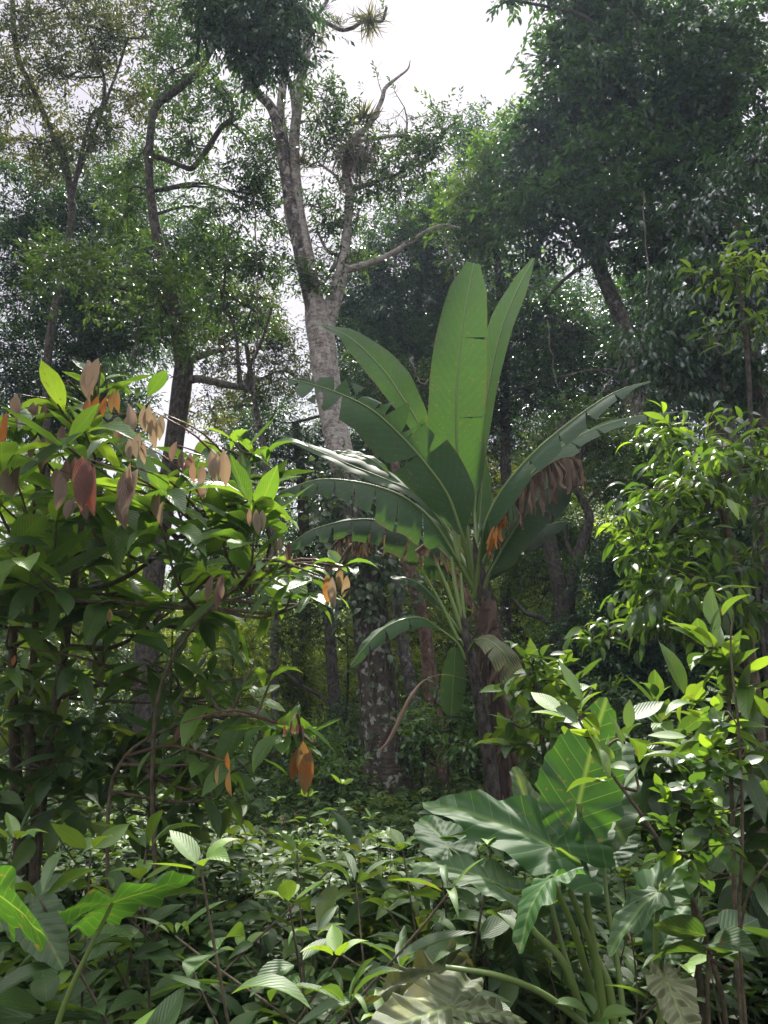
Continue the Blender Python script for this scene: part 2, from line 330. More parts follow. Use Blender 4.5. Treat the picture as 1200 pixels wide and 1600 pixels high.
KM = 1.25
def crown(leaf, wood, blobs, k, size, aspect, tm, rg, droop=.25, clump=.34, anchors=None, tone0=.5, nl=9, flat=.6, wr=.03, spread=1.0, mixw=True, zf=.75, bv=.1):
    A = None if anchors is None else np.vstack(anchors)
    for b in blobs:
        x, y, d, r = b[:4]; ry = b[4] if len(b) > 4 else r; c = W(x, y, d); m = mpp(x, y, d)
        R = np.array((r * m, r * m * .9, ry * m))
        N = KM * k * pi * R[0] * R[2] / (size * size * aspect * .30)
        cl = min(clump, R.min() * .8)
        nsub = int(max(6, min(260, 1.7 * k * R[0] * R[2] / cl ** 2 + 4)))
        u = nrm(rg.normal(size=(nsub, 3))) * rg.uniform(0, 1, (nsub, 1)) ** .42
        sc = c + u * R; tn = np.clip(tone0 + rg.normal() * bv + rg.normal(size=nsub) * .24, .05, .95)
        per = max(1, int(N / nsub / nl))
        tp = np.repeat(sc, per, 0) + rg.normal(size=(nsub * per, 3)) * cl * np.array((.6, .6, .6 * zf))
        td = nrm(np.repeat(u, per, 0)) * .5 + rg.normal(size=(nsub * per, 3)) * .7; td[:, 2] *= .6
        L = size * nl * .42
        sprays(leaf, tm, tp - nrm(td) * L * .4, td, L * rg.uniform(.7, 1.2, len(tp)), nl, size, rg, np.repeat(tn, per) + rg.normal(size=len(tp)) * .06, droop, spread=spread, flat=flat)
        if wood is not None:
            if A is not None:
                cand = A[A[:, 2] < c[2] + .3]; cand = cand if len(cand) else A
                a = cand[np.argmin(np.linalg.norm(cand - c, axis=1) + .3 * np.abs(cand[:, 2] - c[2]))]
                mid = (a + c) / 2 + rg.normal(size=3) * .12 * np.linalg.norm(c - a) + np.array((0, 0, .08 * np.linalg.norm(c - a)))
                dist = np.linalg.norm(c - a); w0 = min(wr, .012 + dist * .018)
                tube(wood, cat([a, mid, c], 7), np.linspace(w0, w0 * .45, 7), 5)
            for q in rg.permutation(nsub)[:min(nsub, 16 if mixw else 6)]:
                e = sc[q]; mid = (c + e) / 2 + rg.normal(size=3) * .1 * np.linalg.norm(e - c)
                tube(wood, cat([c, mid, e], 4), np.linspace(wr * .38, wr * .1, 4), 3)

def tree(name, label, cat_, limbs, blobs, k, size, aspect=.38, leafm='canopy', bark='bark_dark', tm=None, group=None, limb_bark=None, dark_limbs=(), skip=0, twigs=0, n=10, rough=.05, names=('trunk', 'crown'), **kw):
    rg = RNG(label); wood, leaf = MB(), MB(); paths = []
    for i, l in enumerate(limbs):
        P, r = ptpath(l)
        if i == 0:
            g = gz(P[0, 0], P[0, 1])
            if P[0, 2] > g:
                k2 = max(2, int((P[0, 2] - g) / .4) + 1)
                Z = np.linspace(g - .15, P[0, 2], k2, endpoint=False); ext = np.column_stack([np.full(k2, P[0, 0]), np.full(k2, P[0, 1]), Z])
                P = np.vstack([ext, P]); r = np.r_[r[0] * np.linspace(1.3, 1.0, k2), r]
            base = (P[0, 0], P[0, 1], float(g))
        tube(wood, P, r, n if i == 0 else max(6, n - 2), rough=rough, rg=rg, mat=int(i in dark_limbs)); paths.append(P)
    if twigs:
        for P in paths[1:] + [paths[0][len(paths[0]) * 2 // 3:]]:
            for q in range(twigs):
                a = P[rg.integers(1, len(P))]; dd = nrm(rg.normal(size=3) * (1, .8, .8) + (0, 0, .3)); ln = rg.uniform(.12, .55); e = a + dd * ln + rg.normal(size=3) * .05
                tw_ = cat([a, (a + e) / 2 + rg.normal(size=3) * .05 * ln * 2, e], 6); tube(wood, tw_, np.linspace(.008, .0025, 6), 4, mat=1)
                for f in (2, 3, 4): tube(wood, cat([tw_[f], tw_[f] + rg.normal(size=3) * .07 * (1, 1, 1), tw_[f] + nrm(dd + rg.normal(size=3)) * ln * .45], 4), np.linspace(.004, .002, 4), 3, mat=1)
                if rg.uniform() < .6: sprays(leaf, tm or KITES, tw_[3:5], np.tile(dd, (2, 1)), .15, 6, size * .8, rg, .5, .2)
    crown(leaf, wood, blobs, k, size, aspect, tm or KITES, rg, anchors=paths[skip:], **kw)
    root = thing(name, label, cat_, base, group)
    wood.build(names[0], [M[bark], M[limb_bark or bark]], root); leaf.build(names[1], M[leafm], root)
    return root

# tall pale tree in the centre
D0 = 9.5
def limb(d, *p): return [(x, y, d, w) for x, y, w in p]
tree('tall_tree', 'tallest tree, its smooth pale forked trunk rising left of the banana plant', 'tree',
 [limb(D0, (618, 1300, 96), (608, 1240, 80), (598, 1150, 66), (588, 1050, 56), (580, 960, 51), (566, 880, 47), (548, 780, 43), (528, 692, 41), (514, 620, 41), (505, 550, 42), (497, 500, 40), (490, 465, 30), (480, 400, 22), (468, 340, 20), (462, 280, 18), (460, 215, 16), (470, 130, 14), (480, 60, 13), (470, -30, 11)),
  limb(D0 - .04, (499, 540, 20), (489, 490, 22), (480, 445, 22), (470, 400, 20), (457, 330, 19), (446, 270, 18), (436, 205, 17), (422, 165, 15), (392, 135, 13), (378, 95, 15), (370, 50, 12), (350, -20, 10)),
  limb(D0 + .1, (458, 370, 10), (452, 330, 17), (446, 240, 15), (438, 180, 14), (442, 120, 12), (430, 60, 10), (400, -20, 8)),
  limb(D0 + .2, (458, 250, 12), (462, 180, 12), (456, 130, 10)),
  limb(D0, (500, 560, 24), (508, 515, 28), (518, 478, 26), (530, 440, 21), (538, 400, 18), (543, 350, 15), (546, 300, 13), (540, 262, 12), (548, 225, 10), (566, 205, 9), (580, 190, 8), (596, 158, 7), (602, 138, 6), (620, 122, 4), (637, 108, 3), (641, 94, 1)),
  limb(D0, (548, 222, 6), (585, 217, 5), (620, 212, 5), (638, 218, 3)), limb(D0, (633, 214, 4), (636, 190, 3), (632, 168, 2)),
  limb(D0, (542, 422, 12), (580, 410, 10), (612, 396, 8), (640, 378, 7), (665, 362, 5), (690, 352, 4), (720, 356, 2)),
  limb(D0, (545, 300, 8), (570, 290, 7), (590, 283, 6), (625, 270, 5), (650, 245, 4), (672, 225, 4), (712, 190, 3)),
  limb(D0, (536, 405, 7), (520, 418, 6), (508, 440, 5)), limb(D0, (530, 400, 7), (512, 392, 5), (502, 375, 4), (496, 360, 3)),
  limb(D0, (478, 40, 12), (492, 28, 8), (500, 18, 6), (512, 0, 5)),
  limb(D0, (476, 22, 9), (500, 30, 7), (518, 40, 6), (534, 47, 6), (552, 43, 6), (570, 32, 5), (596, 33, 5), (604, 12, 4)),
  limb(D0, (538, 300, 5), (524, 275, 4), (508, 262, 4), (495, 250, 3), (487, 225, 3))],
 [(508, 158, D0, 42), (500, 190, D0, 40), (518, 215, D0, 36), (500, 325, D0, 36), (525, 345, D0, 30), (560, 335, D0, 38), (480, 425, D0 - .3, 42, 24), (500, 440, D0 - .3, 45, 18), (600, 265, D0, 40), (580, 240, D0, 30), (642, 235, D0, 36), (625, 300, D0, 40), (690, 200, D0, 30), (655, 260, D0, 34), (545, 275, D0, 30), (560, 395, D0, 30), (660, 215, D0, 30), (425, 215, D0 + .5, 36), (402, 260, D0 + .5, 40)],
 1.0, .085, leafm='canopy', bark='bark_tall', limb_bark='bark_limb', dark_limbs=(1, 8, 9, 10, 11, 12), n=20, rough=.05, twigs=9, clump=.2, wr=.028)
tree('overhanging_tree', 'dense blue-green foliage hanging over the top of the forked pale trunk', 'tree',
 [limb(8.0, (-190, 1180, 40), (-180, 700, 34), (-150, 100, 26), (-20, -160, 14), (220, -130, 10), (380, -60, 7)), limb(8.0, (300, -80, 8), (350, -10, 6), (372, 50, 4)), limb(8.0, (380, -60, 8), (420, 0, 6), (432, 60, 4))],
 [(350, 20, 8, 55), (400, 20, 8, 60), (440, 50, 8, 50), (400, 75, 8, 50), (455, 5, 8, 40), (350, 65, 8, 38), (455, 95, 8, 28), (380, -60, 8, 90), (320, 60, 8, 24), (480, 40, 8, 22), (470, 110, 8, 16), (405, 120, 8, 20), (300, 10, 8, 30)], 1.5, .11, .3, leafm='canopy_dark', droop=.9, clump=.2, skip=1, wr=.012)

# left side
tree('forest_tree', 'dark limbed tree at left whose stout lichened trunk carries one broken stub branch', 'tree',
 [limb(10, (230, 1110, 40), (230, 1020, 38), (240, 900, 34), (262, 760, 30), (276, 660, 30), (284, 600, 30), (286, 560, 28), (272, 480, 22), (250, 390, 18), (238, 320, 14), (233, 260, 13), (236, 205, 12), (245, 165, 12), (280, 138, 11), (310, 112, 10), (330, 78, 8), (332, 66, 5)),
  limb(10, (240, 244, 9), (262, 250, 8), (285, 260, 8), (302, 262, 9), (322, 235, 9), (345, 200, 8), (362, 182, 6), (358, 150, 4), (330, 120, 3)),
  limb(10, (288, 596, 14), (310, 592, 13), (340, 598, 12), (372, 604, 10), (384, 600, 7)),
  limb(10, (288, 572, 14), (305, 560, 12), (340, 548, 8), (370, 545, 5)),
  limb(10, (376, 608, 10), (372, 560, 6), (368, 520, 5), (350, 470, 4), (352, 420, 4)),
  limb(10, (384, 612, 9), (392, 570, 6), (410, 530, 4), (425, 480, 4))],
 [(330, 330, 10, 48), (372, 300, 10, 48), (300, 225, 10, 52), (350, 150, 10, 52), (405, 240, 10.5, 40), (270, 110, 10.5, 60), (330, 420, 10, 54), (392, 395, 10, 46), (290, 500, 10.5, 56), (352, 478, 10.5, 40), (200, 330, 10.5, 60), (210, 250, 10.5, 50), (310, 30, 10.5, 60), (250, 470, 9.4, 60), (240, 400, 9.3, 44), (290, 540, 9.4, 34), (160, 440, 9.6, 60), (80, 420, 9.8, 60), (420, 330, 10.5, 44), (430, 420, 10.5, 40), (395, 480, 10.5, 46)],
 1.15, .09, leafm='canopy', bark='bark_dark', clump=.26, limb_bark='bark_grey', dark_limbs=(2, 3))
tree('forest_tree', 'slender tree at the far left edge, its thin dark limbs curving up against the sky', 'tree',
 [limb(12, (72, 1100, 14), (72, 700, 13), (73, 600, 13), (76, 540, 12), (88, 470, 12), (104, 400, 11), (112, 320, 11), (98, 240, 11), (72, 185, 10), (50, 135, 9), (28, 90, 9), (20, 20, 8), (22, -40, 6)),
  limb(12, (108, 330, 8), (140, 190, 6), (160, 165, 6), (162, 120, 5), (140, 60, 4)), limb(12, (96, 430, 7), (60, 390, 5), (30, 372, 4)),
  limb(12, (112, 300, 6), (180, 120, 4), (200, 60, 3))],
 [(40, 60, 12, 62), (105, 120, 12, 62), (175, 60, 12, 66), (60, 225, 12, 62), (150, 225, 12, 60), (235, 25, 12, 55), (205, 150, 12, 46), (20, 150, 12, 50), (100, 10, 12, 60)],
 1.15, .095, leafm='canopy_olive', clump=.30)
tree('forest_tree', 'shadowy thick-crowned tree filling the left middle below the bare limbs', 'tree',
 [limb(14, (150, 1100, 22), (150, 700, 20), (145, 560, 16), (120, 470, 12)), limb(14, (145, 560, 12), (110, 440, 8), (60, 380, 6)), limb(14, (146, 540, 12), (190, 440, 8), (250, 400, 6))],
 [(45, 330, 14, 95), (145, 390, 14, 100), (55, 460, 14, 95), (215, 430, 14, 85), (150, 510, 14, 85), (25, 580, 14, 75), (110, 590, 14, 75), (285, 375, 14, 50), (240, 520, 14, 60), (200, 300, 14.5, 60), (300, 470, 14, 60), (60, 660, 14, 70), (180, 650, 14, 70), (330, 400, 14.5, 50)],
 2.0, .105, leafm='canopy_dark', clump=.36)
tree('forest_tree', 'thin golden olive tree standing in the bright gap left of the pale trunk', 'tree',
 [limb(13, (430, 1120, 13), (425, 800, 12), (400, 640, 9), (385, 540, 7)), limb(13, (300, 452, 4), (325, 440, 4), (350, 418, 4), (358, 398, 4)), limb(13, (300, 462, 3), (340, 464, 5), (370, 468, 4))],
 [(400, 500, 13, 50), (440, 545, 13, 45), (400, 590, 13, 46), (460, 590, 13, 34), (340, 520, 13, 40), (330, 640, 13, 46), (380, 460, 13, 34), (345, 570, 13, 30)],
 1.3, .085, leafm='canopy_olive', bark='bark_grey', clump=.28)
tree('forest_tree', 'dark stemmed tree behind the drooping left banana leaves', 'tree',
 [limb(14, (478, 1150, 20), (476, 900, 19), (472, 760, 17), (462, 660, 12))],
 [(425, 655, 14, 60), (470, 740, 14, 62), (420, 800, 14, 56), (500, 850, 14, 50), (395, 720, 14, 50), (570, 600, 14, 60), (600, 700, 14, 60), (560, 760, 14, 60), (450, 900, 14, 50), (620, 640, 14, 60), (350, 760, 14, 60), (330, 850, 14, 60), (380, 900, 14, 55), (540, 850, 14, 50)],
 1.6, .09, leafm='canopy_dark', clump=.3)
# centre and right
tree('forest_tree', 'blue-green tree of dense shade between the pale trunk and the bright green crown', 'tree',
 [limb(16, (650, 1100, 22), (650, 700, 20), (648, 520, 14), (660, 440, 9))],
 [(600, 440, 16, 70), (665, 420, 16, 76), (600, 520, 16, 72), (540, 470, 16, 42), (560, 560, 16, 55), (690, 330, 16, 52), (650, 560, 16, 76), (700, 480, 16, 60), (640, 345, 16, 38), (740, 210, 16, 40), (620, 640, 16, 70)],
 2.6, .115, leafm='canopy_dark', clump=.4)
tree('forest_tree', 'fresh bright green crown catching light above the banana leaves', 'tree',
 [limb(13, (790, 1100, 18), (790, 700, 16), (780, 450, 12), (770, 330, 8))],
 [(735, 300, 13, 46), (765, 265, 13, 42), (720, 345, 13, 40), (800, 285, 13, 50), (745, 385, 13, 40), (820, 330, 13, 46), (800, 215, 13, 36), (780, 370, 13, 46)],
 2.3, .13, leafm='canopy_lime', clump=.3, flat=.8)
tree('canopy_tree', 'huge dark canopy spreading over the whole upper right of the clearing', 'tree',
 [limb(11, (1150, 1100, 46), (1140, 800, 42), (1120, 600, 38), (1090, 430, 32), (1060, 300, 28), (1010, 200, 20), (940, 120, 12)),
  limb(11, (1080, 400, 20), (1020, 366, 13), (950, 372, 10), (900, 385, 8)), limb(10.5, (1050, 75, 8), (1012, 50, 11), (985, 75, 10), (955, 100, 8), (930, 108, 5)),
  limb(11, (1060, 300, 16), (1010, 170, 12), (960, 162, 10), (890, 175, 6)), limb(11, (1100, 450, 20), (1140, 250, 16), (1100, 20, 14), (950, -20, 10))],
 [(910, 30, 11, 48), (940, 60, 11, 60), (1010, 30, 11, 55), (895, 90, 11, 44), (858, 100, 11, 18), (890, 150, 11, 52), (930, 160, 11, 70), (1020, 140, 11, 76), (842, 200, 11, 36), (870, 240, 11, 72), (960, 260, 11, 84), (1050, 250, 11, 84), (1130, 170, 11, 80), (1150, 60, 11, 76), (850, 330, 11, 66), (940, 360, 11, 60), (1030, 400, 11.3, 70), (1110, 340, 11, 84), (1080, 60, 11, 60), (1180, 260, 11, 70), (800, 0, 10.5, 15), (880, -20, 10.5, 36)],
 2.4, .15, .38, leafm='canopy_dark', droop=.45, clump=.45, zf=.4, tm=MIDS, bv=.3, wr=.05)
tree('canopy_tree', 'leaning tree at right with a bare brown trunk tilted left under the canopy', 'tree',
 [limb(12, (990, 700, 30), (984, 580, 28), (972, 505, 25), (952, 455, 22), (930, 405, 21), (915, 375, 20), (885, 366, 12), (850, 350, 7)),
  limb(12, (918, 385, 14), (935, 368, 10), (980, 372, 7)), limb(12.4, (1010, 620, 12), (960, 560, 12), (900, 515, 10), (840, 490, 7)), limb(12, (930, 405, 8), (890, 430, 6), (850, 470, 4))],
 [(800, 470, 12.6, 60), (770, 540, 12.6, 56), (820, 560, 12.6, 60), (890, 560, 12.6, 66), (960, 590, 12.6, 60), (830, 630, 12.6, 62), (900, 630, 12.6, 56), (1020, 520, 12.8, 66), (1000, 450, 12.8, 50), (760, 620, 12.6, 50), (870, 480, 12.8, 46), (960, 660, 12.6, 50)],
 1.7, .105, leafm='canopy_dark', bark='bark_grey', clump=.34)
tree('broadleaf_tree', 'near tree at the right edge with drooping glossy leaves that shine grey', 'tree',
 [limb(7.6, (1215, 1150, 34), (1205, 900, 32), (1190, 700, 28), (1170, 500, 22), (1150, 350, 16)), limb(7.6, (1190, 650, 14), (1120, 560, 9), (1060, 540, 6)), limb(7.6, (1170, 520, 12), (1120, 470, 8), (1080, 430, 5))],
 [(1080, 440, 7.6, 56), (1150, 480, 7.6, 66), (1060, 520, 7.6, 50), (1130, 560, 7.6, 60), (1190, 400, 7.6, 66), (1050, 600, 7.6, 46), (1170, 600, 7.6, 46), (1150, 360, 7.8, 60), (1180, 250, 7.8, 60), (1010, 560, 7.6, 40), (1090, 340, 7.9, 46)],
 1.7, .145, .3, leafm='canopy_dark', droop=.9, clump=.3, tm=LANCE, nl=7)
tree('understory_tree', 'small leafy tree by the right edge with light green pointed leaves', 'tree',
 [limb(6.2, (1180, 900, 6), (1175, 700, 6), (1165, 520, 8), (1150, 430, 5))],
 [(1150, 400, 6.2, 26), (1175, 430, 6.2, 34), (1125, 430, 6.2, 26), (1185, 495, 6.2, 30), (1140, 520, 6.2, 28)],
 1.2, .15, .34, leafm='shrub', droop=.35, clump=.2, tm=LANCE, nl=6)
tree('forked_tree', 'small dark tree with a crooked forked stem right of the banana plant', 'tree',
 [limb(9, (888, 1100, 36), (884, 1000, 31), (880, 950, 28), (866, 880, 23), (852, 820, 21), (850, 760, 20), (862, 700, 14), (880, 660, 9)),
  limb(9, (884, 980, 22), (892, 920, 19), (906, 862, 17), (921, 812, 15), (912, 784, 12), (900, 760, 10), (905, 720, 8), (925, 680, 6)),
  limb(9, (876, 1000, 12), (850, 968, 8), (822, 958, 7), (800, 935, 5)), limb(9, (900, 880, 9), (886, 850, 7), (884, 820, 5)), limb(9, (912, 790, 5), (940, 760, 4), (975, 745, 3))],
 [(850, 700, 9.2, 44), (935, 700, 9.2, 46), (890, 750, 9.2, 36), (960, 760, 9.2, 46), (970, 690, 9.2, 40), (900, 660, 9.2, 40)],
 1.3, .06, leafm='canopy', clump=.22)
def shrub(label, stems, blobs, k, size, leafm, name='shrub', cat_='shrub', **kw):
    return tree(name, label, cat_, stems, blobs, k, size, leafm=leafm, names=('stem', 'foliage'), n=6, rough=0, **kw)
shrub('dark small-leaved thicket bush on the slope right of the forked stem', [limb(8.6, (960, 1120, 8), (960, 1000, 7), (990, 880, 5))],
 [(940, 1000, 8.6, 66), (1000, 900, 8.6, 70), (1000, 1040, 8.6, 76), (940, 1080, 8.6, 60), (950, 900, 8.6, 46)], 3.0, .055, 'canopy_dark', clump=.22, tone0=.45)
shrub('shaded fine-leaved bush behind the glossy shrub near the right edge', [limb(8.2, (1110, 1130, 8), (1110, 1000, 7), (1120, 880, 5))],
 [(1080, 950, 8.2, 80), (1160, 930, 8.2, 80), (1110, 1050, 8.2, 86), (1190, 1040, 8.2, 60), (1060, 860, 8.4, 70), (1150, 830, 8.4, 80)], 3.0, .06, 'canopy_dark', clump=.24, tone0=.4)
shrub('airy lime bush in sunlight seen through the forked stems', [limb(12.5, (860, 1110, 7), (865, 950, 6), (870, 860, 4))],
 [(830, 850, 12.5, 42), (870, 800, 12.5, 46), (900, 850, 12.5, 46), (850, 930, 12.5, 50), (940, 830, 12.5, 40), (800, 900, 12.5, 36), (820, 780, 12.5, 40)], 1.7, .07, 'canopy_lime', clump=.24)
shrub('bright leafy bush glowing beyond the glossy shrub at right', [limb(10.5, (1010, 1100, 7), (1010, 900, 6), (1000, 720, 4))],
 [(1000, 700, 10.5, 46), (1040, 720, 10.5, 40), (990, 760, 10.5, 42), (960, 720, 10.5, 36), (1020, 790, 10.5, 40)], 2.0, .08, 'canopy_lime', clump=.24)
rgu = RNG('under')
for lab, x, y0, d, w, lm in (
    ('sunlit yellow-green bush behind the black trunk', 455, 1050, 13.5, 46, 'far'), ('bright bush between the tall trunk and the reddish trunk', 620, 1080, 13.5, 40, 'far'),
    ('leafy bush filling the gap right of the reddish trunk', 715, 1060, 12, 46, 'canopy'), ('airy bush seen past the low cacao branch', 360, 1040, 14, 50, 'far'),
    ('dim bush at the foot of the thick grey trunk', 230, 1080, 11.5, 50, 'canopy'), ('low bush in the shade at far left', 90, 1090, 10, 56, 'canopy'), ('small bush left of the tall trunk base', 530, 1160, 11, 30, 'canopy'),
    ('dark bush behind the banana stem', 830, 1060, 9.5, 50, 'canopy'), ('pale bush low behind the banana leaves', 650, 980, 15, 50, 'far'), ('light bush far behind the black trunk', 540, 1020, 16, 46, 'far'), ('distant light bush at left', 290, 1010, 16, 56, 'far'), ('distant pale bush beyond the cacao stems', 140, 1000, 15, 60, 'far')):
    shrub(lab, [limb(d, (x, 1150, 5), (x + 4, y0 + 20, 4), (x, y0 - w, 3))], [(x + rgu.normal() * w * .7, y0 + w * .6 * (q - 1.5) + rgu.normal() * 8, d + rgu.normal() * .3, w) for q in range(5)], 1.3, .085, lm, clump=.22)
for lab, x, y0, d, w, lm in (
    ('fresh green bush tucked behind the banana stem to its left', 700, 1130, 8.6, 36, 'canopy_lime'), ('leafy bush at the foot of the reddish trunk', 660, 1170, 9.6, 28, 'canopy_lime'),
    ('light green bush right of the banana stem base', 880, 1130, 7.6, 44, 'canopy_lime'), ('leafy bush crowding the left foot of the tall trunk', 545, 1215, 8.8, 28, 'canopy_lime'),
    ('mid green bush under the end of the low cacao branch', 440, 1180, 10, 36, 'canopy_lime'), ('soft green bush below the forked stem', 960, 1140, 7.2, 44, 'canopy'), ('low green bush before the black trunk', 500, 1170, 11, 30, 'canopy_lime')):
    shrub(lab, [limb(d, (x, 1215, 4), (x + 3, y0 + 10, 3), (x, y0 - w * .7, 2))], [(x + rgu.normal() * w * .6, y0 + w * .5 * (q - 1.5), d + rgu.normal() * .2, w) for q in range(4)], 1.0, .085, lm, clump=.18, tm=MIDS)
# trunks between banana and tall tree
tree('slender_tree', 'slender tree with smooth reddish brown trunk beside the banana stem', 'tree',
 [limb(10.6, (684, 1180, 31), (678, 1120, 29), (671, 1050, 24), (663, 980, 20), (652, 930, 22), (640, 890, 24), (632, 840, 22), (622, 760, 16), (612, 680, 10))],
 [(600, 650, 11, 50), (640, 600, 11, 40), (580, 580, 11, 36), (650, 680, 11, 40)], 1.3, .07, bark='bark_red', clump=.22, rough=.03)
tree('slender_tree', 'mottled grey-brown trunk leaning behind the reddish one', 'tree',
 [limb(12.5, (664, 1175, 24), (655, 1120, 23), (640, 1060, 21), (630, 1010, 20), (622, 960, 18), (612, 860, 14), (600, 760, 10))],
 [(590, 780, 12.6, 50), (630, 740, 12.6, 46), (560, 820, 12.6, 44)], 1.3, .08, bark='bark_grey', clump=.26)
tree('slender_tree', 'nearly black trunk with one low arching bough left of the lichened base', 'tree',
 [limb(12, (532, 1205, 25), (527, 1130, 22), (520, 1060, 19), (516, 1000, 17), (512, 920, 15), (508, 820, 12)),
  limb(12, (516, 1102, 9), (498, 1085, 7), (470, 1070, 6), (445, 1052, 6), (420, 1048, 5), (395, 1060, 4)), limb(12, (474, 1072, 4), (466, 1050, 3), (464, 1020, 3))],
 [(480, 960, 12.4, 46), (540, 900, 12.4, 40), (440, 1010, 12.4, 36)], 1.2, .075, leafm='canopy', clump=.24)

# far forest: individual trees behind, in three rows
def far_tree(label, x, d, top, wid, k, leafm, gap=None, low=1120):
    rg = RNG(label); bl = []
    y = top + wid * .6
    while y < low:
        for s in range(2): bl.append((x + rg.normal() * wid * .45, y + rg.normal() * wid * .2, d + rg.normal() * .5, wid * rg.uniform(.55, .8), wid * rg.uniform(.4, .6)))
        y += wid * .72
    tree('background_tree', label, 'tree', [limb(d, (x, 1110, 9), (x + rg.normal() * 8, 950, 8), (x + rg.normal() * 12, top + wid, 5))], bl, k, .13 if d < 22 else .17, leafm=leafm, n=6, clump=.5, mixw=False)
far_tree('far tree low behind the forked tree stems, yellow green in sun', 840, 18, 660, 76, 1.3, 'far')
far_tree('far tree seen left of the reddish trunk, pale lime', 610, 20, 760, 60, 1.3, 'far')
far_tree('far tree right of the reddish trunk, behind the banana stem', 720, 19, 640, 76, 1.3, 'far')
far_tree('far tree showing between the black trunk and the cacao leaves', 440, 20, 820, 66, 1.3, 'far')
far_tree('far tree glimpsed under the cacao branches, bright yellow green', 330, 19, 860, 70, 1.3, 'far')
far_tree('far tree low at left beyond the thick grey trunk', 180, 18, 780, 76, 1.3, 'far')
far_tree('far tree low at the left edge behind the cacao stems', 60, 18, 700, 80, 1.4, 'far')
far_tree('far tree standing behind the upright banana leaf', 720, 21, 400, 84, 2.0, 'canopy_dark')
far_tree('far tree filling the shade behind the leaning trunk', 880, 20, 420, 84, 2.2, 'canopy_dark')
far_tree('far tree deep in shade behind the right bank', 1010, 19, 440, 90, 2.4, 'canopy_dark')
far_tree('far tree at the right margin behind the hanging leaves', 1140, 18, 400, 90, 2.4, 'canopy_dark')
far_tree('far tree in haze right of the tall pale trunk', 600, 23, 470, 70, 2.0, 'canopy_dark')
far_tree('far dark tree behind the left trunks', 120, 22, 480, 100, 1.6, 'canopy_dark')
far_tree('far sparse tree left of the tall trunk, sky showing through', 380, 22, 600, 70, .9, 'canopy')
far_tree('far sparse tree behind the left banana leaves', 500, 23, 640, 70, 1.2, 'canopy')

# distant wood: one mass nobody could count
def distant():
    rg = RNG('distant'); mb = MB()
    n = 3200; x = rg.uniform(-34, 34, n); y = rg.uniform(30, 44, n); zc = gz(x, y)
    hgt = np.where(x > 2, 8, 5.2) ; z = zc + rg.uniform(0, 1, n) ** 1.1 * hgt
    P = np.column_stack([x, y, z]); P = np.repeat(P, 12, 0) + rg.normal(size=(n * 12, 3)) * .55
    sprays(mb, KITES, P, rg.normal(size=(len(P), 3)), .8, 6, .26, rg, rg.uniform(.3, .8, len(P)), .2)
    tag(mb.build('distant_wood', M['far']), 'far-off wood closing the view low behind all the trunks', 'woodland', kind='stuff')
distant()

# ------------------------------------------------------------------ forest floor cover
def cover():
    rg = RNG('cover'); mb = MB(); n = 24000
    y = 2.1 + 21 * rg.uniform(0, 1, n) ** 1.15; x = rg.uniform(-1, 1, n) * (y * .56 + .4)
    keep = np.sin(x * 2.3 + y * .7) * np.cos(y * 1.9 - x) + rg.normal(size=n) * .5 > -.85; keep &= ~((x > .13 * y) & (x < .62 * y) & (y < 3.3)); x, y = x[keep], y[keep]; n = len(x)
    h = (.22 + .30 * rg.uniform(0, 1, n) ** 1.5) * (1 + .35 * np.sin(x * 1.7) * np.sin(y * 1.1)) * np.where(x > 1.8, 1 + .35 * np.minimum(x - 1.8, 2), 1)
    tn = np.clip(.45 + .2 * np.sin(x * 2.1 + 1) * np.cos(y * 1.6) + rg.normal(size=n) * .15, 0, 1)
    size = (.075 + .04 * rg.uniform(0, 1, n)) * np.where(y > 12, 1.5, 1); h = h * np.where(y < 4.2, 1.15, 1)
    for lev, (a, nl) in enumerate(((1.0, 5), (.68, 4), (.38, 3))):
        for q in range(nl):
            ph = rg.uniform(0, 6.28, n); D = np.column_stack([np.cos(ph), np.sin(ph), rg.normal(size=n) * .22 + .05 - .1 * lev])
            P = np.column_stack([x, y, gz(x, y) + h * a]) + rg.normal(size=(n, 3)) * .02
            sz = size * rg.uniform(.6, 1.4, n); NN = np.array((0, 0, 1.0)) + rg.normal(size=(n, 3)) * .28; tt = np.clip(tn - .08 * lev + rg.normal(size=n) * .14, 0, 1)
            for sel, tm in ((y < 5.5, HERBS), (y >= 5.5, MIDS)): place(mb, tm, P[sel], D[sel], NN[sel], sz[sel], 1.1, tt[sel], 0, rg)
    # stems as thin upright slips
    for i in rg.permutation(n)[:2500]:
        b = np.array((x[i], y[i], float(gz(x[i], y[i])) - .02)); tube(mb, [b, b + (0, 0, h[i] * .5), b + (rg.normal() * .01, 0, h[i])], .004, 3, mat=1)
    tag(mb.build('ground_cover', [M['cover'], M['twig']]), 'low leafy herbs carpeting the forest floor back to the trunks', 'ground cover', kind='stuff')
cover()

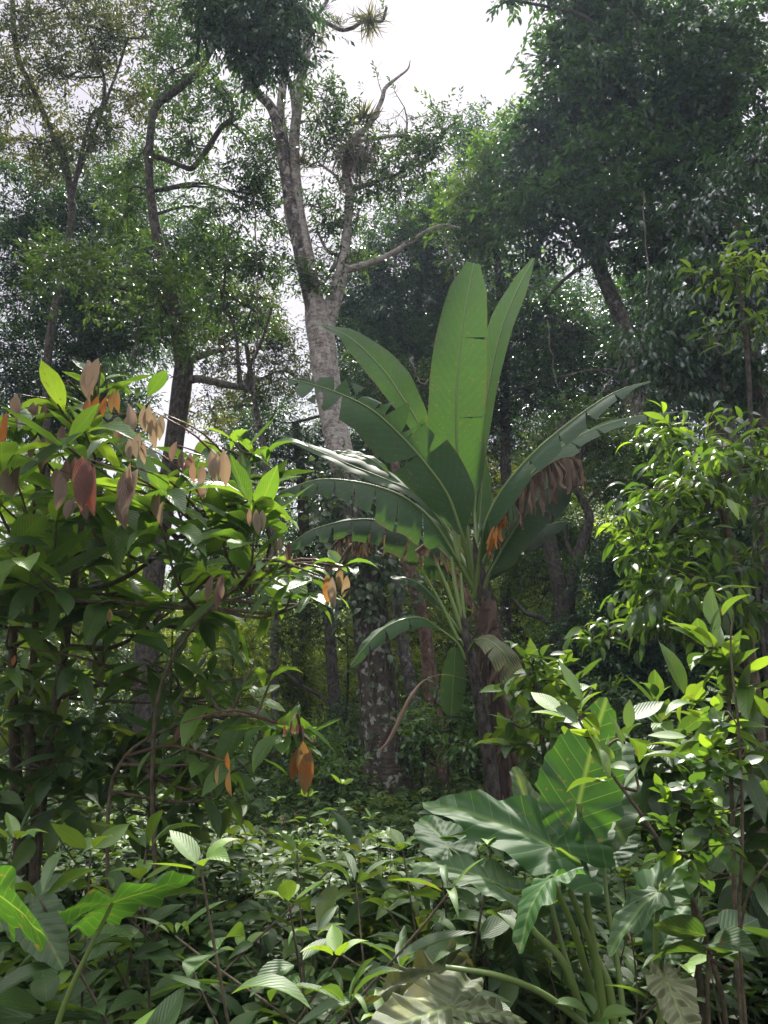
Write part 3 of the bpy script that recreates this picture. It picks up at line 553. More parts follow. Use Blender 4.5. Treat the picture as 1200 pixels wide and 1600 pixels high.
# ------------------------------------------------------------------ banana plant
def blade(rib, wl, wr, N, dl=.2, dr=.2, tl=(), tr=(), rg=None, tone=.5, gap=.012, sweep=.25, wav=.03, nt=44, shear=.18, curl=0):
    """rib (x, y, d) pixels; wl, wr half widths (px, evenly spaced base to tip); dl, dr droop of each half; tl, tr tears"""
    P = cat([W(*p) for p in rib], nt + 1); m = mpp(*rib[len(rib) // 2]); T = nrm(np.gradient(P, axis=0)); N = np.broadcast_to(nrm(N), T.shape)
    S = nrm(np.cross(N, T)); NN = np.cross(T, S); ts = np.linspace(0, 1, nt + 1); mb = MB(); down = np.array((0, 0, -1.0))
    f = lambda t, A: np.stack([np.interp(t, ts, A[:, i]) for i in range(3)], -1)
    for sg, w, dp, tears in ((1, wl, dl, tl), (-1, wr, dr, tr)):
        b = [0] + sorted(tears) + [1]; nc = 6
        for a, c in zip(b[:-1], b[1:]):
            nr = max(3, int((c - a) * nt) + 1); s = np.linspace(0, 1, nc + 1)[None]; torn = len(tears) > 0
            ext = rg.normal() * shear if torn else 0; g0 = gap * rg.uniform(.5, 2.2) if torn and a > 0 else 0; g1 = gap * rg.uniform(.5, 2.2) if torn and c < 1 else 0
            t = np.linspace(a, c, nr)[:, None]
            tt = t + s ** 1.3 * (g0 * (c - t) / (c - a + 1e-6) - g1 * (t - a) / (c - a + 1e-6))
            ww = np.interp(tt.clip(0, 1), np.linspace(0, 1, len(w)), w) * m
            if torn: ww = ww * rg.uniform(.84, 1.06)
            ang = dp * (s if dp < 1 else .55 + .45 * s) + ext * s + 0 * t
            Pc, Sc, Nc, Tc = f(tt, P), f(tt, S) * sg, f(tt, NN), f(tt, T)
            fold = .16
            kc, ks = (.6, .8) if dp < 1 else (1, 1)
            lat = Sc * np.cos(ang * kc)[..., None] + down * np.sin(ang * ks)[..., None] + Nc * (fold * (1 - s))[..., None]
            lat = nrm(lat); st = ww[..., None] / nc
            V = Pc + np.cumsum(np.concatenate([0 * lat[:, :1], lat[:, 1:] * st[:, 1:]], 1), 1) + Tc * (sweep * ww * s * s * .5)[..., None]
            ph = rg.uniform(0, 6.28)
            V = V + Nc * (wav * s * (np.sin(tt * 34 + ph) * .35 + .5 * np.sin(tt * 13 + ph * 2)) * .6)[..., None] - Nc * (curl * ww * s ** 3)[..., None]
            n = nc + 1; i, j = np.meshgrid(np.arange(nr - 1), np.arange(nc), indexing='ij'); q = (i * n + j).ravel()
            Q = np.stack([q, q + n, q + n + 1, q + 1], -1)
            if sg < 0: Q = Q[:, ::-1]
            mb.add(V.reshape(-1, 3), Q, np.clip(tone + rg.normal() * .03, 0, 1), np.stack([tt, s * sg + 0 * tt], -1).reshape(-1, 2))
    return mb, P
def banana_leaf(root, rib, wl, wr, N, label=None, petiole=None, tone=.5, mat='banana', rw=6, **kw):
    rg = RNG(str(rib)); mb, P = blade(rib, wl, wr, N, rg=rg, tone=tone, **kw)
    o = mb.build('leaf', M[mat], root)
    if label: o['label'] = label
    m = mpp(*rib[0]); r = MB(); pts = P
    rad = np.linspace(rw * .5, .8, len(P)) * m
    if petiole:
        Q = cat([W(*p) for p in petiole] + [P[0]], 12); Q = Q[:-1]; pts = np.vstack([Q, P]); rad = np.r_[np.linspace(rw * .95, rw * .5, 12)[:len(Q)] * m, rad]
    tube(r, pts, rad, 7, .35 + tone * .3); k = r.build('midrib', M['stalk'], root); k.parent = o; k.location = (0, 0, 0)
    return o
def dead_leaf(root, rib, hang, label, mat='brown', n=46, tone=.5, width=6, both=True):
    rg = RNG(label); P = cat([W(*p) for p in rib], 40); m = mpp(*rib[0]); T = nrm(np.gradient(P, axis=0)); mb = MB(); ts = np.linspace(0, 1, 40)
    f = lambda t, A: np.array([np.interp(t, ts, A[:, i]) for i in range(3)])
    for i in range(n):
        t = (i + rg.uniform()) / n; c = f(t, P); tt = f(t, T); h = hang * m * (np.sin(pi * min(t * .9 + .08, 1)) ** .5) * rg.uniform(.7, 1.1)
        side = nrm(np.cross(tt, (0, 0, 1.0))) * (rg.choice((-1, 1)) if both else 1)
        k = 6; s = np.linspace(0, 1, k)[:, None]
        path = c + side * .12 * h * np.sin(s * 2.2) * rg.uniform(.3, 1.8) + np.array((0, 0, -1.0)) * h * s ** .9 + tt * h * rg.normal() * .22 * s + np.array((0, 0, 1.0)) * .06 * h * np.sin(s * 3) + rg.normal(size=(k, 3)) * .05 * h * s
        w = width * m * rg.uniform(.5, 1.3) * (1 - .5 * s) ; tw = rg.uniform(-.9, .9) + s * rg.normal() * 1.6
        lat = tt * np.cos(tw) + side * np.sin(tw)
        V = np.stack([path - lat * w * .5, path + side * .2 * w * np.sin(s * 5 + i), path + lat * w * .5], 1).reshape(-1, 3)
        q = (np.arange(k - 1)[:, None] * 3 + np.arange(2)[None]).ravel(); Q = np.stack([q, q + 3, q + 4, q + 1], -1)
        mb.add(V, Q, np.clip(tone + rg.normal() * .22, 0, 1))
    tube(mb, P, np.linspace(3, 1, 40) * m, 6, tone * .8)
    o = mb.build('dead_leaf', M[mat], root); o['label'] = label; return o
CAMN = (0, -1, .25)
B = 6.5
bb = W(778, 1392, B); bb[2] = float(gz(bb[0], bb[1]))
ban = thing('banana_plant', 'tall banana plant with one broad upright leaf and a fan of torn drooping ones', 'banana plant', bb)
def stem_mesh(pts, n=14, seed='st'):
    rg = RNG(seed); P = np.array([[*W(x, y, d), w * .5 * mpp(x, y, d)] for x, y, d, w in pts]); Q = cat(P, 30); mb = MB(); tube(mb, Q[:, :3], Q[:, 3], n, .4, rough=.12, rg=rg); return mb, Q
sm, SP = stem_mesh([(780, 1395, B, 38), (784, 1240, B, 29), (787, 1150, B, 25), (780, 1060, B, 24), (769, 990, B, 25), (760, 940, B, 26), (752, 905, B, 22), (744, 865, B, 9), (740, 840, B, 3)], seed='main')
sm.build('stem', M['bark_dark'], ban)
banana_leaf(ban, [(724, 800, B), (719, 750, B), (713, 680, B - .03), (714, 600, B - .05), (724, 500, B), (740, 412, B + .1)], [3, 24, 38, 44, 46, 44, 43, 43, 41, 36, 30, 12], [3, 22, 36, 44, 46, 47, 46, 45, 42, 36, 28, 10], (0, -1, .1), 'broad upright leaf lit through from behind', [(742, 900, B), (735, 860, B)], tone=.45, dl=.02, dr=.05, tr=(.47, .745), gap=.006, shear=.04, sweep=.12, rw=5)
banana_leaf(ban, [(742, 800, B + .3), (748, 720, B + .4), (762, 610, B + .5), (785, 510, B + .55), (812, 445, B + .6), (834, 404, B + .65)], [4, 9, 14, 19, 23, 23, 18, 10, 3], [3, 7, 11, 14, 17, 19, 17, 10, 3], (-.35, -1, .2), 'narrow upright leaf leaning right behind the broad one', [(744, 880, B + .1)], tone=.45, dl=.05, dr=.05, rw=4)
banana_leaf(ban, [(690, 760, B + .2), (655, 665, B + .25), (628, 620, B + .3), (598, 577, B + .35), (550, 530, B + .4), (503, 508, B + .4)], [3, 12, 17, 20, 24, 26, 22, 12, 3], [3, 12, 20, 26, 30, 30, 22, 13, 3], (-.5, -1, .9), 'long leaf reaching to the upper left', [(735, 880, B)], tone=.55, dl=.1, dr=.2, rw=4)
tears = (.31, .40, .43, .52, .56, .64, .665, .74, .83, .87, .94)
banana_leaf(ban, [(722, 835, B - .2), (700, 775, B - .25), (665, 725, B - .3), (625, 680, B - .35), (580, 640, B - .4), (530, 615, B - .45), (485, 600, B - .5), (452, 592, B - .5)], [5, 34, 46, 52, 54, 50, 50, 46, 34, 6], [5, 40, 50, 52, 50, 44, 34, 26, 16, 5], (-.25, -1, .45), 'wide leaf with comb-like tears, spread to the left', [(742, 920, B)], tone=.40, dl=.12, dr=.22, tl=(.33, .70, .79, .83, .93), tr=tears, gap=.022, shear=.34, rw=6)
banana_leaf(ban, [(700, 830, B + .35), (655, 775, B + .4), (600, 748, B + .45), (550, 728, B + .5), (500, 706, B + .55), (441, 682, B + .6)], [4, 14, 18, 20, 18, 14, 10, 3], [4, 16, 24, 26, 24, 20, 14, 3], (-.2, -1, 1.2), 'plain mid green leaf low on the left', [(738, 900, B)], tone=.5, dl=.15, dr=.3, rw=4)
banana_leaf(ban, [(610, 742, B + .5), (580, 718, B + .5), (545, 708, B + .5), (520, 704, B + .5)], [3, 14, 14, 3], [3, 12, 10, 3], (-.2, -1, 1.2), None, [(740, 890, B + .2), (680, 800, B + .4)], tone=.6, rw=3)
banana_leaf(ban, [(715, 875, B - .1), (680, 820, B - .15), (640, 783, B - .2), (600, 764, B - .25), (550, 752, B - .3), (495, 750, B - .35), (438, 768, B - .4)], [6, 62, 78, 76, 62, 46, 30, 4], [4, 14, 18, 18, 17, 15, 12, 3], (-.1, -.45, 1), 'arching leaf with a pleated grey upper edge drooping to the left', [(745, 930, B)], tone=.3, dl=1.35, dr=.5, tl=(.25, .42, .55, .66, .75, .83, .9), tr=(.3, .4, .48, .56, .63, .7, .77, .84, .91), gap=.01, shear=.15, rw=6)
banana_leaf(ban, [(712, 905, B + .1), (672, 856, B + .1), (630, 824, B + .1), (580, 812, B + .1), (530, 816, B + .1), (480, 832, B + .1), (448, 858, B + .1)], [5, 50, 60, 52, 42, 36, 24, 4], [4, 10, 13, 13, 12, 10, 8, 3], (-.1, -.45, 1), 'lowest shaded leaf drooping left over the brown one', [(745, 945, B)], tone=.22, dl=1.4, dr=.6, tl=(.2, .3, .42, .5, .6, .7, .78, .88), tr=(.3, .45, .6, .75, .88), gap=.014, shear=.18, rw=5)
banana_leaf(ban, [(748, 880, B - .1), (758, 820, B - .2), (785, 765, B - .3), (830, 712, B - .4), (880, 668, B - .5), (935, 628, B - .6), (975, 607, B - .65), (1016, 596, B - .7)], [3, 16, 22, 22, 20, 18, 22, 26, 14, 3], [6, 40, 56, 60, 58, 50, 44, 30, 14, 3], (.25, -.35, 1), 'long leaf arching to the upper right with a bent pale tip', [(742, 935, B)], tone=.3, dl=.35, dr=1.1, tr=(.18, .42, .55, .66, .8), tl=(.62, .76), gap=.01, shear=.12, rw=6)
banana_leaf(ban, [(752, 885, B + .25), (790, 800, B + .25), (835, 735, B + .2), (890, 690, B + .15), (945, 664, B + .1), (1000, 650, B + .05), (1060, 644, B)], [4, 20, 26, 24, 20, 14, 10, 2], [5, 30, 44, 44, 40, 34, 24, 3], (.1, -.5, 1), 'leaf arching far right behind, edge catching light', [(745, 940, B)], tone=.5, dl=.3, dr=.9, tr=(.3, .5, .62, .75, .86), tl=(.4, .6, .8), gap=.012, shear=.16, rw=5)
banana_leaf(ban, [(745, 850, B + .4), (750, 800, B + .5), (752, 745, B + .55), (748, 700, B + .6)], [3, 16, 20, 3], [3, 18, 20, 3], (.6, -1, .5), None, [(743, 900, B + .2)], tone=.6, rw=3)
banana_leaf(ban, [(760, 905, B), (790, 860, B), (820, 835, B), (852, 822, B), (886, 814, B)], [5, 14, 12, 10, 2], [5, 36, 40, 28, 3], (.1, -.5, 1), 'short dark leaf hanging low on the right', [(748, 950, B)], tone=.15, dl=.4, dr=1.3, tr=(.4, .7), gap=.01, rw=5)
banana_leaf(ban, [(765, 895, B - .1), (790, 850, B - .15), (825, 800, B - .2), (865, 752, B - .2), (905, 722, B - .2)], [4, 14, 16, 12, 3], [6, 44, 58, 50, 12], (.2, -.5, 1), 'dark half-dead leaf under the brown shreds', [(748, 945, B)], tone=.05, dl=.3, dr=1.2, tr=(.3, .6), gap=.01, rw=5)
sp = MB(); sph = cat([W(716, 880, B - .05), W(712, 820, B - .05), W(708, 775, B), W(706, 755, B)], 14); tube(sp, sph, np.array([1, 1, 1.1, 1.2, 1.3, 1.3, 1.3, 1.2, 1.1, .9, .8, .6, .4, .1]) * .028, 8, .9); sp.build('rolled_leaf', M['stalk'], ban)['label'] = 'pale rolled young leaf at the heart of the crown'
dead_leaf(ban, [(770, 835, B - .3), (792, 792, B - .32), (820, 757, B - .34), (850, 732, B - .35), (880, 716, B - .35), (903, 718, B - .35), (912, 735, B - .35)], 66, 'curled brown shredded leaf on the right', n=70, tone=.7, width=11)
dead_leaf(ban, [(512, 890, B + .2), (520, 855, B + .2), (545, 836, B + .2), (580, 832, B + .2), (620, 838, B + .2), (670, 862, B + .15), (735, 930, B)], 40, 'brown withered leaf arched at lower left', n=64, tone=.62, width=6)
dead_leaf(ban, [(650, 862, B - .2), (672, 850, B - .2), (700, 872, B - .2), (725, 915, B - .1), (745, 950, B)], 30, 'yellow and brown dying leaf beside the crown', n=26, tone=.8, width=9)
dead_leaf(ban, [(762, 850, B - .4), (772, 825, B - .4), (790, 808, B - .4)], 34, 'amber patch of dying leaf', mat='amber', n=16, tone=.5, width=14)
rgs = RNG('sheath'); sb = MB()
for i in range(160):                              # dry papery sheath strips hanging down the lower stem
    t = rgs.uniform(.05, .66); c = SP[int(t * 29)]; a = rgs.uniform(-2.6, -.5); h = rgs.uniform(.18, .55); k = 7; s = np.linspace(0, 1, k)[:, None]
    o_ = np.array((cos(a), sin(a), 0)); l_ = np.array((-sin(a), cos(a), 0)); r = c[3] * (1.02 + .3 * np.sin(s * pi) * rgs.uniform(.1, .8))
    p = c[:3] + o_ * r - np.array((0, 0, 1.0)) * h * s + l_ * rgs.normal() * .09 * s + rgs.normal(size=(k, 3)) * .007; w = rgs.uniform(.008, .038) * (1 - .6 * s) * (1 + .3 * rgs.normal(size=(k, 1)))
    V = np.stack([p - l_ * w, p + o_ * w * .5, p + l_ * w], 1).reshape(-1, 3); q = (np.arange(k - 1)[:, None] * 3 + np.arange(2)).ravel(); sb.add(V, np.stack([q, q + 3, q + 4, q + 1], -1), rgs.uniform(0, .7) ** 1.8)
sb.build('dry_sheath', M['brown'], ban)

# younger banana sucker beside it
b2 = W(752, 1390, B - .25); b2[2] = float(gz(b2[0], b2[1])); E = B - .25
suc = thing('banana_plant', 'younger slimmer banana shoot standing against the left of the tall one', 'banana plant', b2)
sm2, SP2 = stem_mesh([(774, 1395, E, 32), (770, 1240, E, 26), (762, 1170, E, 22), (752, 1110, E, 20), (743, 1060, E, 18), (733, 1015, E, 16), (725, 980, E, 13), (720, 945, E, 4)], 12, 'suc'); sm2.build('stem', M['bark_dark'], suc)
banana_leaf(suc, [(690, 985, E), (660, 966, E - .1), (630, 968, E - .2), (600, 982, E - .3), (575, 1005, E - .4), (548, 1040, E - .45)], [4, 18, 24, 24, 18, 4], [4, 12, 15, 15, 10, 3], (-.1, -.5, 1), 'narrow leaf arching down to the left', [(728, 1030, E), (715, 1005, E)], tone=.55, dl=1.2, dr=.5, tl=(.35, .6, .8), rw=3)
banana_leaf(suc, [(712, 1012, E + .1), (710, 1040, E + .1), (708, 1070, E + .1), (706, 1100, E + .1), (704, 1118, E + .1)], [10, 20, 22, 20, 6], [8, 18, 20, 18, 6], (0, -1, .1), 'dark leaf hanging straight down', [(726, 1010, E), (718, 1000, E)], tone=.12, dl=0, dr=0, tl=(.4, .6), rw=3)
banana_leaf(suc, [(742, 1000, E - .2), (762, 1000, E - .3), (785, 1018, E - .4), (800, 1045, E - .4), (806, 1072, E - .4)], [4, 14, 18, 18, 10], [4, 22, 30, 28, 12], (.1, -1, .6), 'grey torn leaf folded down to the right', [(732, 1020, E)], tone=.5, mat='alo_old', dl=.4, dr=.6, tr=(.4, .65), rw=3)
banana_leaf(suc, [(790, 1062, E - .4), (800, 1085, E - .4), (812, 1105, E - .4), (818, 1120, E - .4)], [8, 18, 16, 4], [6, 14, 14, 4], (.1, -1, .2), None, None, tone=.7, mat='alo_old', rw=2)
banana_leaf(suc, [(700, 960, E + .1), (665, 920, E + .1), (640, 905, E + .1), (610, 902, E + .1)], [3, 14, 16, 3], [3, 10, 10, 3], (-.1, -.6, 1), None, [(722, 990, E)], tone=.3, dl=.8, dr=.3, rw=3)
pm = MB()
for pts in ([(722, 985, 9), (705, 935, 7), (682, 878, 4)], [(724, 975, 9), (712, 920, 7), (705, 870, 4)], [(726, 985, 9), (722, 930, 6), (720, 895, 4)], [(716, 1000, 7), (690, 945, 5), (665, 900, 3)]):
    P, r = ptpath([(x, y, E, w) for x, y, w in pts]); tube(pm, P, r, 7, .55)
pm.build('petioles', M['stalk'], suc)
dl_ = MB(); P = cat([W(738, 1065, E), W(715, 1058, E - .1), W(690, 1054, E - .2), W(662, 1064, E - .25), W(640, 1092, E - .3), W(622, 1130, E - .3), W(606, 1160, E - .3), W(590, 1176, E - .3)], 30)
tube(dl_, P, np.interp(np.linspace(0, 1, 30), [0, .4, .55, .7, .85, 1], [.5, .6, 3.2, 3.6, 3, .8]) * mpp(650, 1100, E), 7, .95, flat=.5, rough=.25)
dl_.build('dead_leaf', M['brown'], suc)['label'] = 'dry pale leaf stalk bent down to the left'

# ------------------------------------------------------------------ elephant ear plants
OUT = [(0, 1.0), (10, .90), (20, .78), (35, .66), (55, .58), (75, .54), (100, .52), (125, .52), (145, .50), (158, .42), (168, .28), (176, .06)]
def heart(root, A, Tp, N, wid, label=None, tone=.5, mat='alo', cup=.12, droop=.35, rip=.03, lobe=1.0, stalk=None, sr=.011, bend=0.0, name='leaf', roll=0):
    rg = RNG(str(A) + str(Tp)); A = W(*A); Tp = W(*Tp); ln = np.linalg.norm(Tp - A); D = nrm(Tp - A); Bv = nrm(np.cross(N, D)); Nn = np.cross(D, Bv)
    th = np.radians(np.linspace(-176, 176, 73)); r = np.interp(np.abs(np.degrees(th)), *zip(*OUT)); K = 14; s = np.linspace(.015, 1, K + 1)[:, None]
    r = r * np.where(np.abs(th) > pi / 2, lobe, 1); sc = 1 + .03 * np.sin(th * 21 + rg.uniform(0, 6)) * 1
    x = s * r * np.cos(th) * sc; y = s * r * np.sin(th) * (wid * mpp(*[0, 0, 1]) * 0 + wid) * sc
    ph = rg.uniform(0, 6.28, 3)
    z = cup * np.abs(y) * 1.0 - droop * np.maximum(x, 0) ** 2 - droop * .6 * np.maximum(-x, 0) ** 1.5 + rip * s ** 2 * (np.sin(th * 9 + ph[0]) + .6 * np.sin(th * 14 + ph[1]) + .5 * np.sin(5 * x * 3 + ph[2])) - bend * y ** 2 * np.sign(1) - roll * np.maximum(np.abs(y) - .2, 0) ** 2 * 4
    V = A + ln * (x[..., None] * D + y[..., None] * Bv + z[..., None] * Nn)
    n = len(th); i, j = np.meshgrid(np.arange(K), np.arange(n - 1), indexing='ij'); q = (i * n + j).ravel()
    mb = MB(); mb.add(V.reshape(-1, 3), np.stack([q, q + n, q + n + 1, q + 1], -1), tone, np.stack([x, y + 0 * x], -1).reshape(-1, 2))
    o = mb.build(name, M[mat], root)
    if label: o['label'] = label
    if stalk:
        P = cat([W(*p) for p in stalk] + [A], 20); st = MB(); tube(st, P, np.linspace(sr * 1.7, sr * .75, 20), 9, .45); st.build('stalk', M['stalk'], root)
    return o
G = 2.35
def gbase(x, d, yy=None):
    p = W(x, 1500, d); p[2] = float(gz(p[0], p[1])); return p
ele = thing('elephant_ear_plant', 'large elephant ear plant with long stalks and a backlit heart leaf, front right', 'elephant ear plant', gbase(975, G))
ST = lambda *a: [(985, 2060, G)] + list(a)
heart(ele, (904, 1256, G), (938, 1098, G + .12), (.25, .75, .6), .76, 'big heart-shaped leaf glowing green against the light', tone=.22, cup=.1, droop=.15, rip=.02, lobe=.85, stalk=ST((945, 1600, G), (918, 1420, G)), sr=.010)
heart(ele, (862, 1322, G - .05), (664, 1222, G + .1), (.15, -.8, .75), .52, 'wide ribbed leaf spreading to the left', tone=.38, cup=.16, droop=.22, rip=.03, lobe=1.0, stalk=ST((960, 1600, G), (925, 1480, G)), sr=.010)
heart(ele, (868, 1322, G + .06), (935, 1215, G + .3), (-.3, -.75, .6), .8, 'dark green leaf behind the glowing one', tone=.25, cup=.1, droop=.1, rip=.02)
heart(ele, (838, 1298, G + .2), (806, 1192, G + .25), (.1, -1, .35), .50, 'silvery crinkled leaf standing upright', tone=.95, cup=.2, droop=.2, rip=.04, lobe=.7, stalk=ST((915, 1620, G + .1), (868, 1440, G + .15)), sr=.007)
heart(ele, (766, 1376, G - .1), (643, 1322, G), (.0, -.35, 1), .55, 'dusty grey leaf low on the left', tone=.8, cup=.12, droop=.3, rip=.03, stalk=ST((905, 1570, G - .1), (830, 1450, G - .1)), sr=.008)
heart(ele, (862, 1372, G - .25), (782, 1428, G - .35), (.1, .35, 1), .75, 'leaf seen edge on with a bright rolled margin', tone=.5, cup=-.05, droop=.5, rip=.04, stalk=ST((940, 1640, G), (905, 1480, G - .15)), sr=.009)
heart(ele, (940, 1266, G + .35), (985, 1140, G + .5), (-.1, -1, .4), .62, 'pale silvery leaf on the thin right stalk', tone=.8, cup=.15, droop=.25, rip=.03, stalk=ST((975, 1600, G + .2), (948, 1400, G + .3)), sr=.007)
heart(ele, (700, 1322, G + .2), (655, 1258, G + .4), (0, -.6, 1), .7, None, tone=.25, cup=.1, droop=.2)
heart(ele, (720, 1312, G + .25), (635, 1300, G + .3), (0, .3, 1), .35, None, tone=.2, cup=.1, droop=.3)
heart(ele, (960, 1330, G + .5), (1000, 1280, G + .6), (.1, -.5, 1), .6, None, tone=.12)
heart(ele, (880, 1400, G + .3), (960, 1330, G + .4), (.1, -.8, .7), .7, None, tone=.08)
ele2 = thing('elephant_ear_plant', 'elephant ear with a dull sagging band-like leaf at the lower right edge', 'elephant ear plant', gbase(1070, 2.0))
heart(ele2, (1030, 1392, 2.0), (944, 1455, 1.9), (-.1, -.35, 1), .45, 'drooping leaf half with a worn silver tip', tone=.75, mat='alo', cup=.1, droop=.3, rip=.04, lobe=.4, stalk=[(1090, 2100, 2.0), (1045, 1700, 2.0), (1025, 1500, 2.0)], sr=.007)
heart(ele2, (1018, 1400, 2.0), (1106, 1326, 2.1), (.1, -.6, 1), .5, 'wide dull green half', tone=.6, cup=.1, droop=.25, rip=.04, lobe=.7)
heart(ele2, (1040, 1470, 2.1), (1075, 1400, 2.2), (.1, -.6, 1), .6, None, tone=.2, cup=.1, droop=.25)
ele3 = thing('elephant_ear_plant', 'ageing elephant ear plant with a crumpled grey-green leaf in the bottom right corner', 'elephant ear plant', gbase(1060, 1.9))
heart(ele3, (1040, 1530, 1.9), (1090, 1640, 1.75), (0, -.7, 1), .6, 'crumpled grey-green leaf', tone=.7, mat='alo_old', cup=.3, droop=.3, rip=.06, lobe=.6, stalk=[(1080, 2200, 1.9), (1060, 1800, 1.95)], sr=.007)
ele4 = thing('elephant_ear_plant', 'elephant ear with worn yellowish leaves, bottom centre', 'elephant ear plant', gbase(700, 2.1))
heart(ele4, (706, 1572, 2.1), (552, 1618, 1.9), (.0, -.55, 1), .52, 'yellowish worn leaf', tone=.2, mat='alo_old', cup=.1, droop=.1, rip=.03, lobe=1.25, stalk=[(700, 2100, 2.1), (700, 1750, 2.15)], sr=.008)
heart(ele4, (706, 1576, 2.1), (818, 1588, 2.0), (.0, -.5, 1), .36, None, tone=.2, mat='alo_old', cup=.1, droop=.1, rip=.05)
heart(ele4, (690, 1516, 2.3), (565, 1560, 2.2), (.0, -.5, 1), .32, 'crumpled papery leaf', tone=.9, mat='alo_old', cup=.5, droop=.1, rip=.10)
b_ = MB(); tube(b_, cat([W(960, 1640, 2.2), W(860, 1560, 2.15), W(780, 1525, 2.1), W(696, 1511, 2.1)], 16), np.linspace(.010, .006, 16), 8, .4); b_.build('stalk', M['stalk'], ele4)
ele5 = thing('elephant_ear_plant', 'elephant ear at bottom left with one ruffled leaf seen edge on above its slanting stalk', 'elephant ear plant', gbase(95, 2.0))
heart(ele5, (176, 1410, 2.0), (312, 1362, 2.05), (-.12, .62, 1), .78, 'ruffled leaf seen edge on', tone=.35, cup=-.1, droop=.02, rip=.05, lobe=1.3, stalk=[(20, 1900, 2.0), (90, 1600, 2.0)], sr=.006)
ele6 = thing('elephant_ear_plant', 'elephant ear at the left margin with a glowing leaf cut by the frame', 'elephant ear plant', gbase(-30, 2.0))
heart(ele6, (-8, 1395, 1.9), (88, 1455, 1.8), (.1, .8, .6), 1.1, 'glowing green leaf', tone=.3, cup=.1, droop=.15, rip=.04, lobe=1.4, stalk=[(-40, 2000, 2.0), (-12, 1600, 2.0)], sr=.008)
heart(ele6, (60, 1400, 2.4), (110, 1360, 2.4), (.1, -.5, .8), .8, None, tone=.9, lobe=1.2)
heart(ele6, (50, 1430, 2.2), (95, 1490, 2.1), (.1, -.6, .8), .8, None, tone=.9, lobe=1.0)
ele7 = thing('elephant_ear_plant', 'small young elephant ear with one upright leaf near the bottom centre', 'elephant ear plant', gbase(532, 3.4))
heart(ele7, (530, 1402, 3.4), (556, 1410, 3.3), (0, .5, 1), .9, None, tone=.6, lobe=1.0, cup=-.2, stalk=[(535, 1720, 3.4), (532, 1500, 3.4)], sr=.005)
heart(ele7, (530, 1398, 3.4), (508, 1408, 3.4), (0, .5, 1), .9, None, tone=.6, lobe=1.0, cup=-.2)

# ------------------------------------------------------------------ cacao trees at the left
def cacao(label, stems, twigs, lowtwigs, flush, base, d, seed):
    rg = RNG(seed); root = thing('cacao_tree', label, 'cacao tree', base); wood, leaf = MB(), MB(); paths = []
    for s in stems:
        P, r = ptpath(s); tube(wood, P, r, 8, rough=.05, rg=rg); paths.append(P)
    A = np.vstack(paths)
    for (x, y, dd, n, sz, hang) in twigs:
        c = W(x, y, dd); a = A[np.argmin(np.linalg.norm(A - c, axis=1) + (A[:, 2] > c[2]) * .6)]; dirn = nrm(c - a)
        tube(wood, cat([a, (a + c) / 2 + rg.normal(size=3) * .06 - (0, 0, .03), c], 7), np.linspace(.009, .004, 7), 5)
        k = np.arange(n); ph = k * 2.4 + rg.uniform(0, 6); back = rg.uniform(0, 1, n) * .22
        P = c - dirn * back[:, None]; D = np.column_stack([np.cos(ph), np.sin(ph) * .8, rg.normal(size=n) * .3 + .12 - hang]) + dirn * .45
        place(leaf, BIGS, P + nrm(D) * .015, D, np.array((0, -.15, 1.0)) + rg.normal(size=(n, 3)) * .25, sz * rg.uniform(.6, 1.12, n), rg.uniform(.8, 1.1, n), np.clip(rg.normal(size=n) * .2 + .5, 0, 1), 0, rg)
    wood.build('stem', M['twig'], root); leaf.build('foliage', M['cacao'], root)
    fs = [leaf_t(12, 4, .33, f, dr, .5, .025) for f, dr in ((.5, .3), (.7, .2), (.4, .5))]
    for (x, y, dd, ln, n, tone) in flush:
        dd = dd - .45 if dd > 3.05 else dd; c = W(x, y, dd); mb = MB(); n = n + int(n == 2); ln = ln * .85; ph = rg.uniform(0, 6.28, n); D = np.column_stack([np.cos(ph) * .16, np.sin(ph) * .12, -np.ones(n)])
        off = np.column_stack([np.linspace(-1, 1, n) * .024 if n > 1 else np.zeros(1), rg.normal(size=n) * .02, rg.normal(size=n) * .02])
        place(mb, fs, c + off, D, np.column_stack([np.cos(ph + 3.1) * .2, -np.ones(n), np.zeros(n)]) + rg.normal(size=(n, 3)) * .35, ln * mpp(x, y, dd) * rg.uniform(.7, 1.1, n), rg.uniform(.8, 1.2, n), np.clip(tone + rg.normal(size=n) * .08, 0, 1), 0, rg)
        a = A[np.argmin(np.linalg.norm(A - c, axis=1) + (A[:, 2] > c[2]) * .6)]
        tube(mb, cat([a, (a + c) / 2 + (0, 0, .05), c], 7), np.linspace(.007, .003, 7), 5, .1)
        mb.build('young_leaves', M['flush'], root)
rg0 = RNG('cacao-twigs'); tw = []
def edge(x): return np.interp(x, [0, 60, 130, 200, 260, 340, 410, 450], [690, 640, 600, 640, 700, 690, 720, 820])
while len(tw) < 70:
    x, y = rg0.uniform(-30, 430), rg0.uniform(600, 960)
    if y > edge(x) and (x < 330 or y < 900): tw.append((x, y, rg0.uniform(2.9, 4.6), int(rg0.integers(6, 9)), rg0.uniform(.28, .42), .05 if y < 850 else .3))
tw += [(160, 575, 3.7, 6, .2, 0), (190, 590, 3.8, 5, .2, 0), (110, 610, 3.6, 5, .24, 0), (240, 620, 3.8, 4, .2, 0), (365, 690, 3.5, 7, .24, -.3), (320, 690, 3.6, 5, .22, 0), (410, 770, 3.3, 6, .26, 0), (440, 790, 3.4, 5, .24, 0), (380, 820, 3.3, 7, .3, 0)]
twlow = [(rg0.uniform(-20, 400), rg0.uniform(960, 1130), rg0.uniform(3.2, 4.8), int(rg0.integers(4, 7)), rg0.uniform(.2, .32), .4) for _ in range(30)]
cb = W(40, 1500, 4.0); cb[2] = float(gz(cb[0], cb[1]))
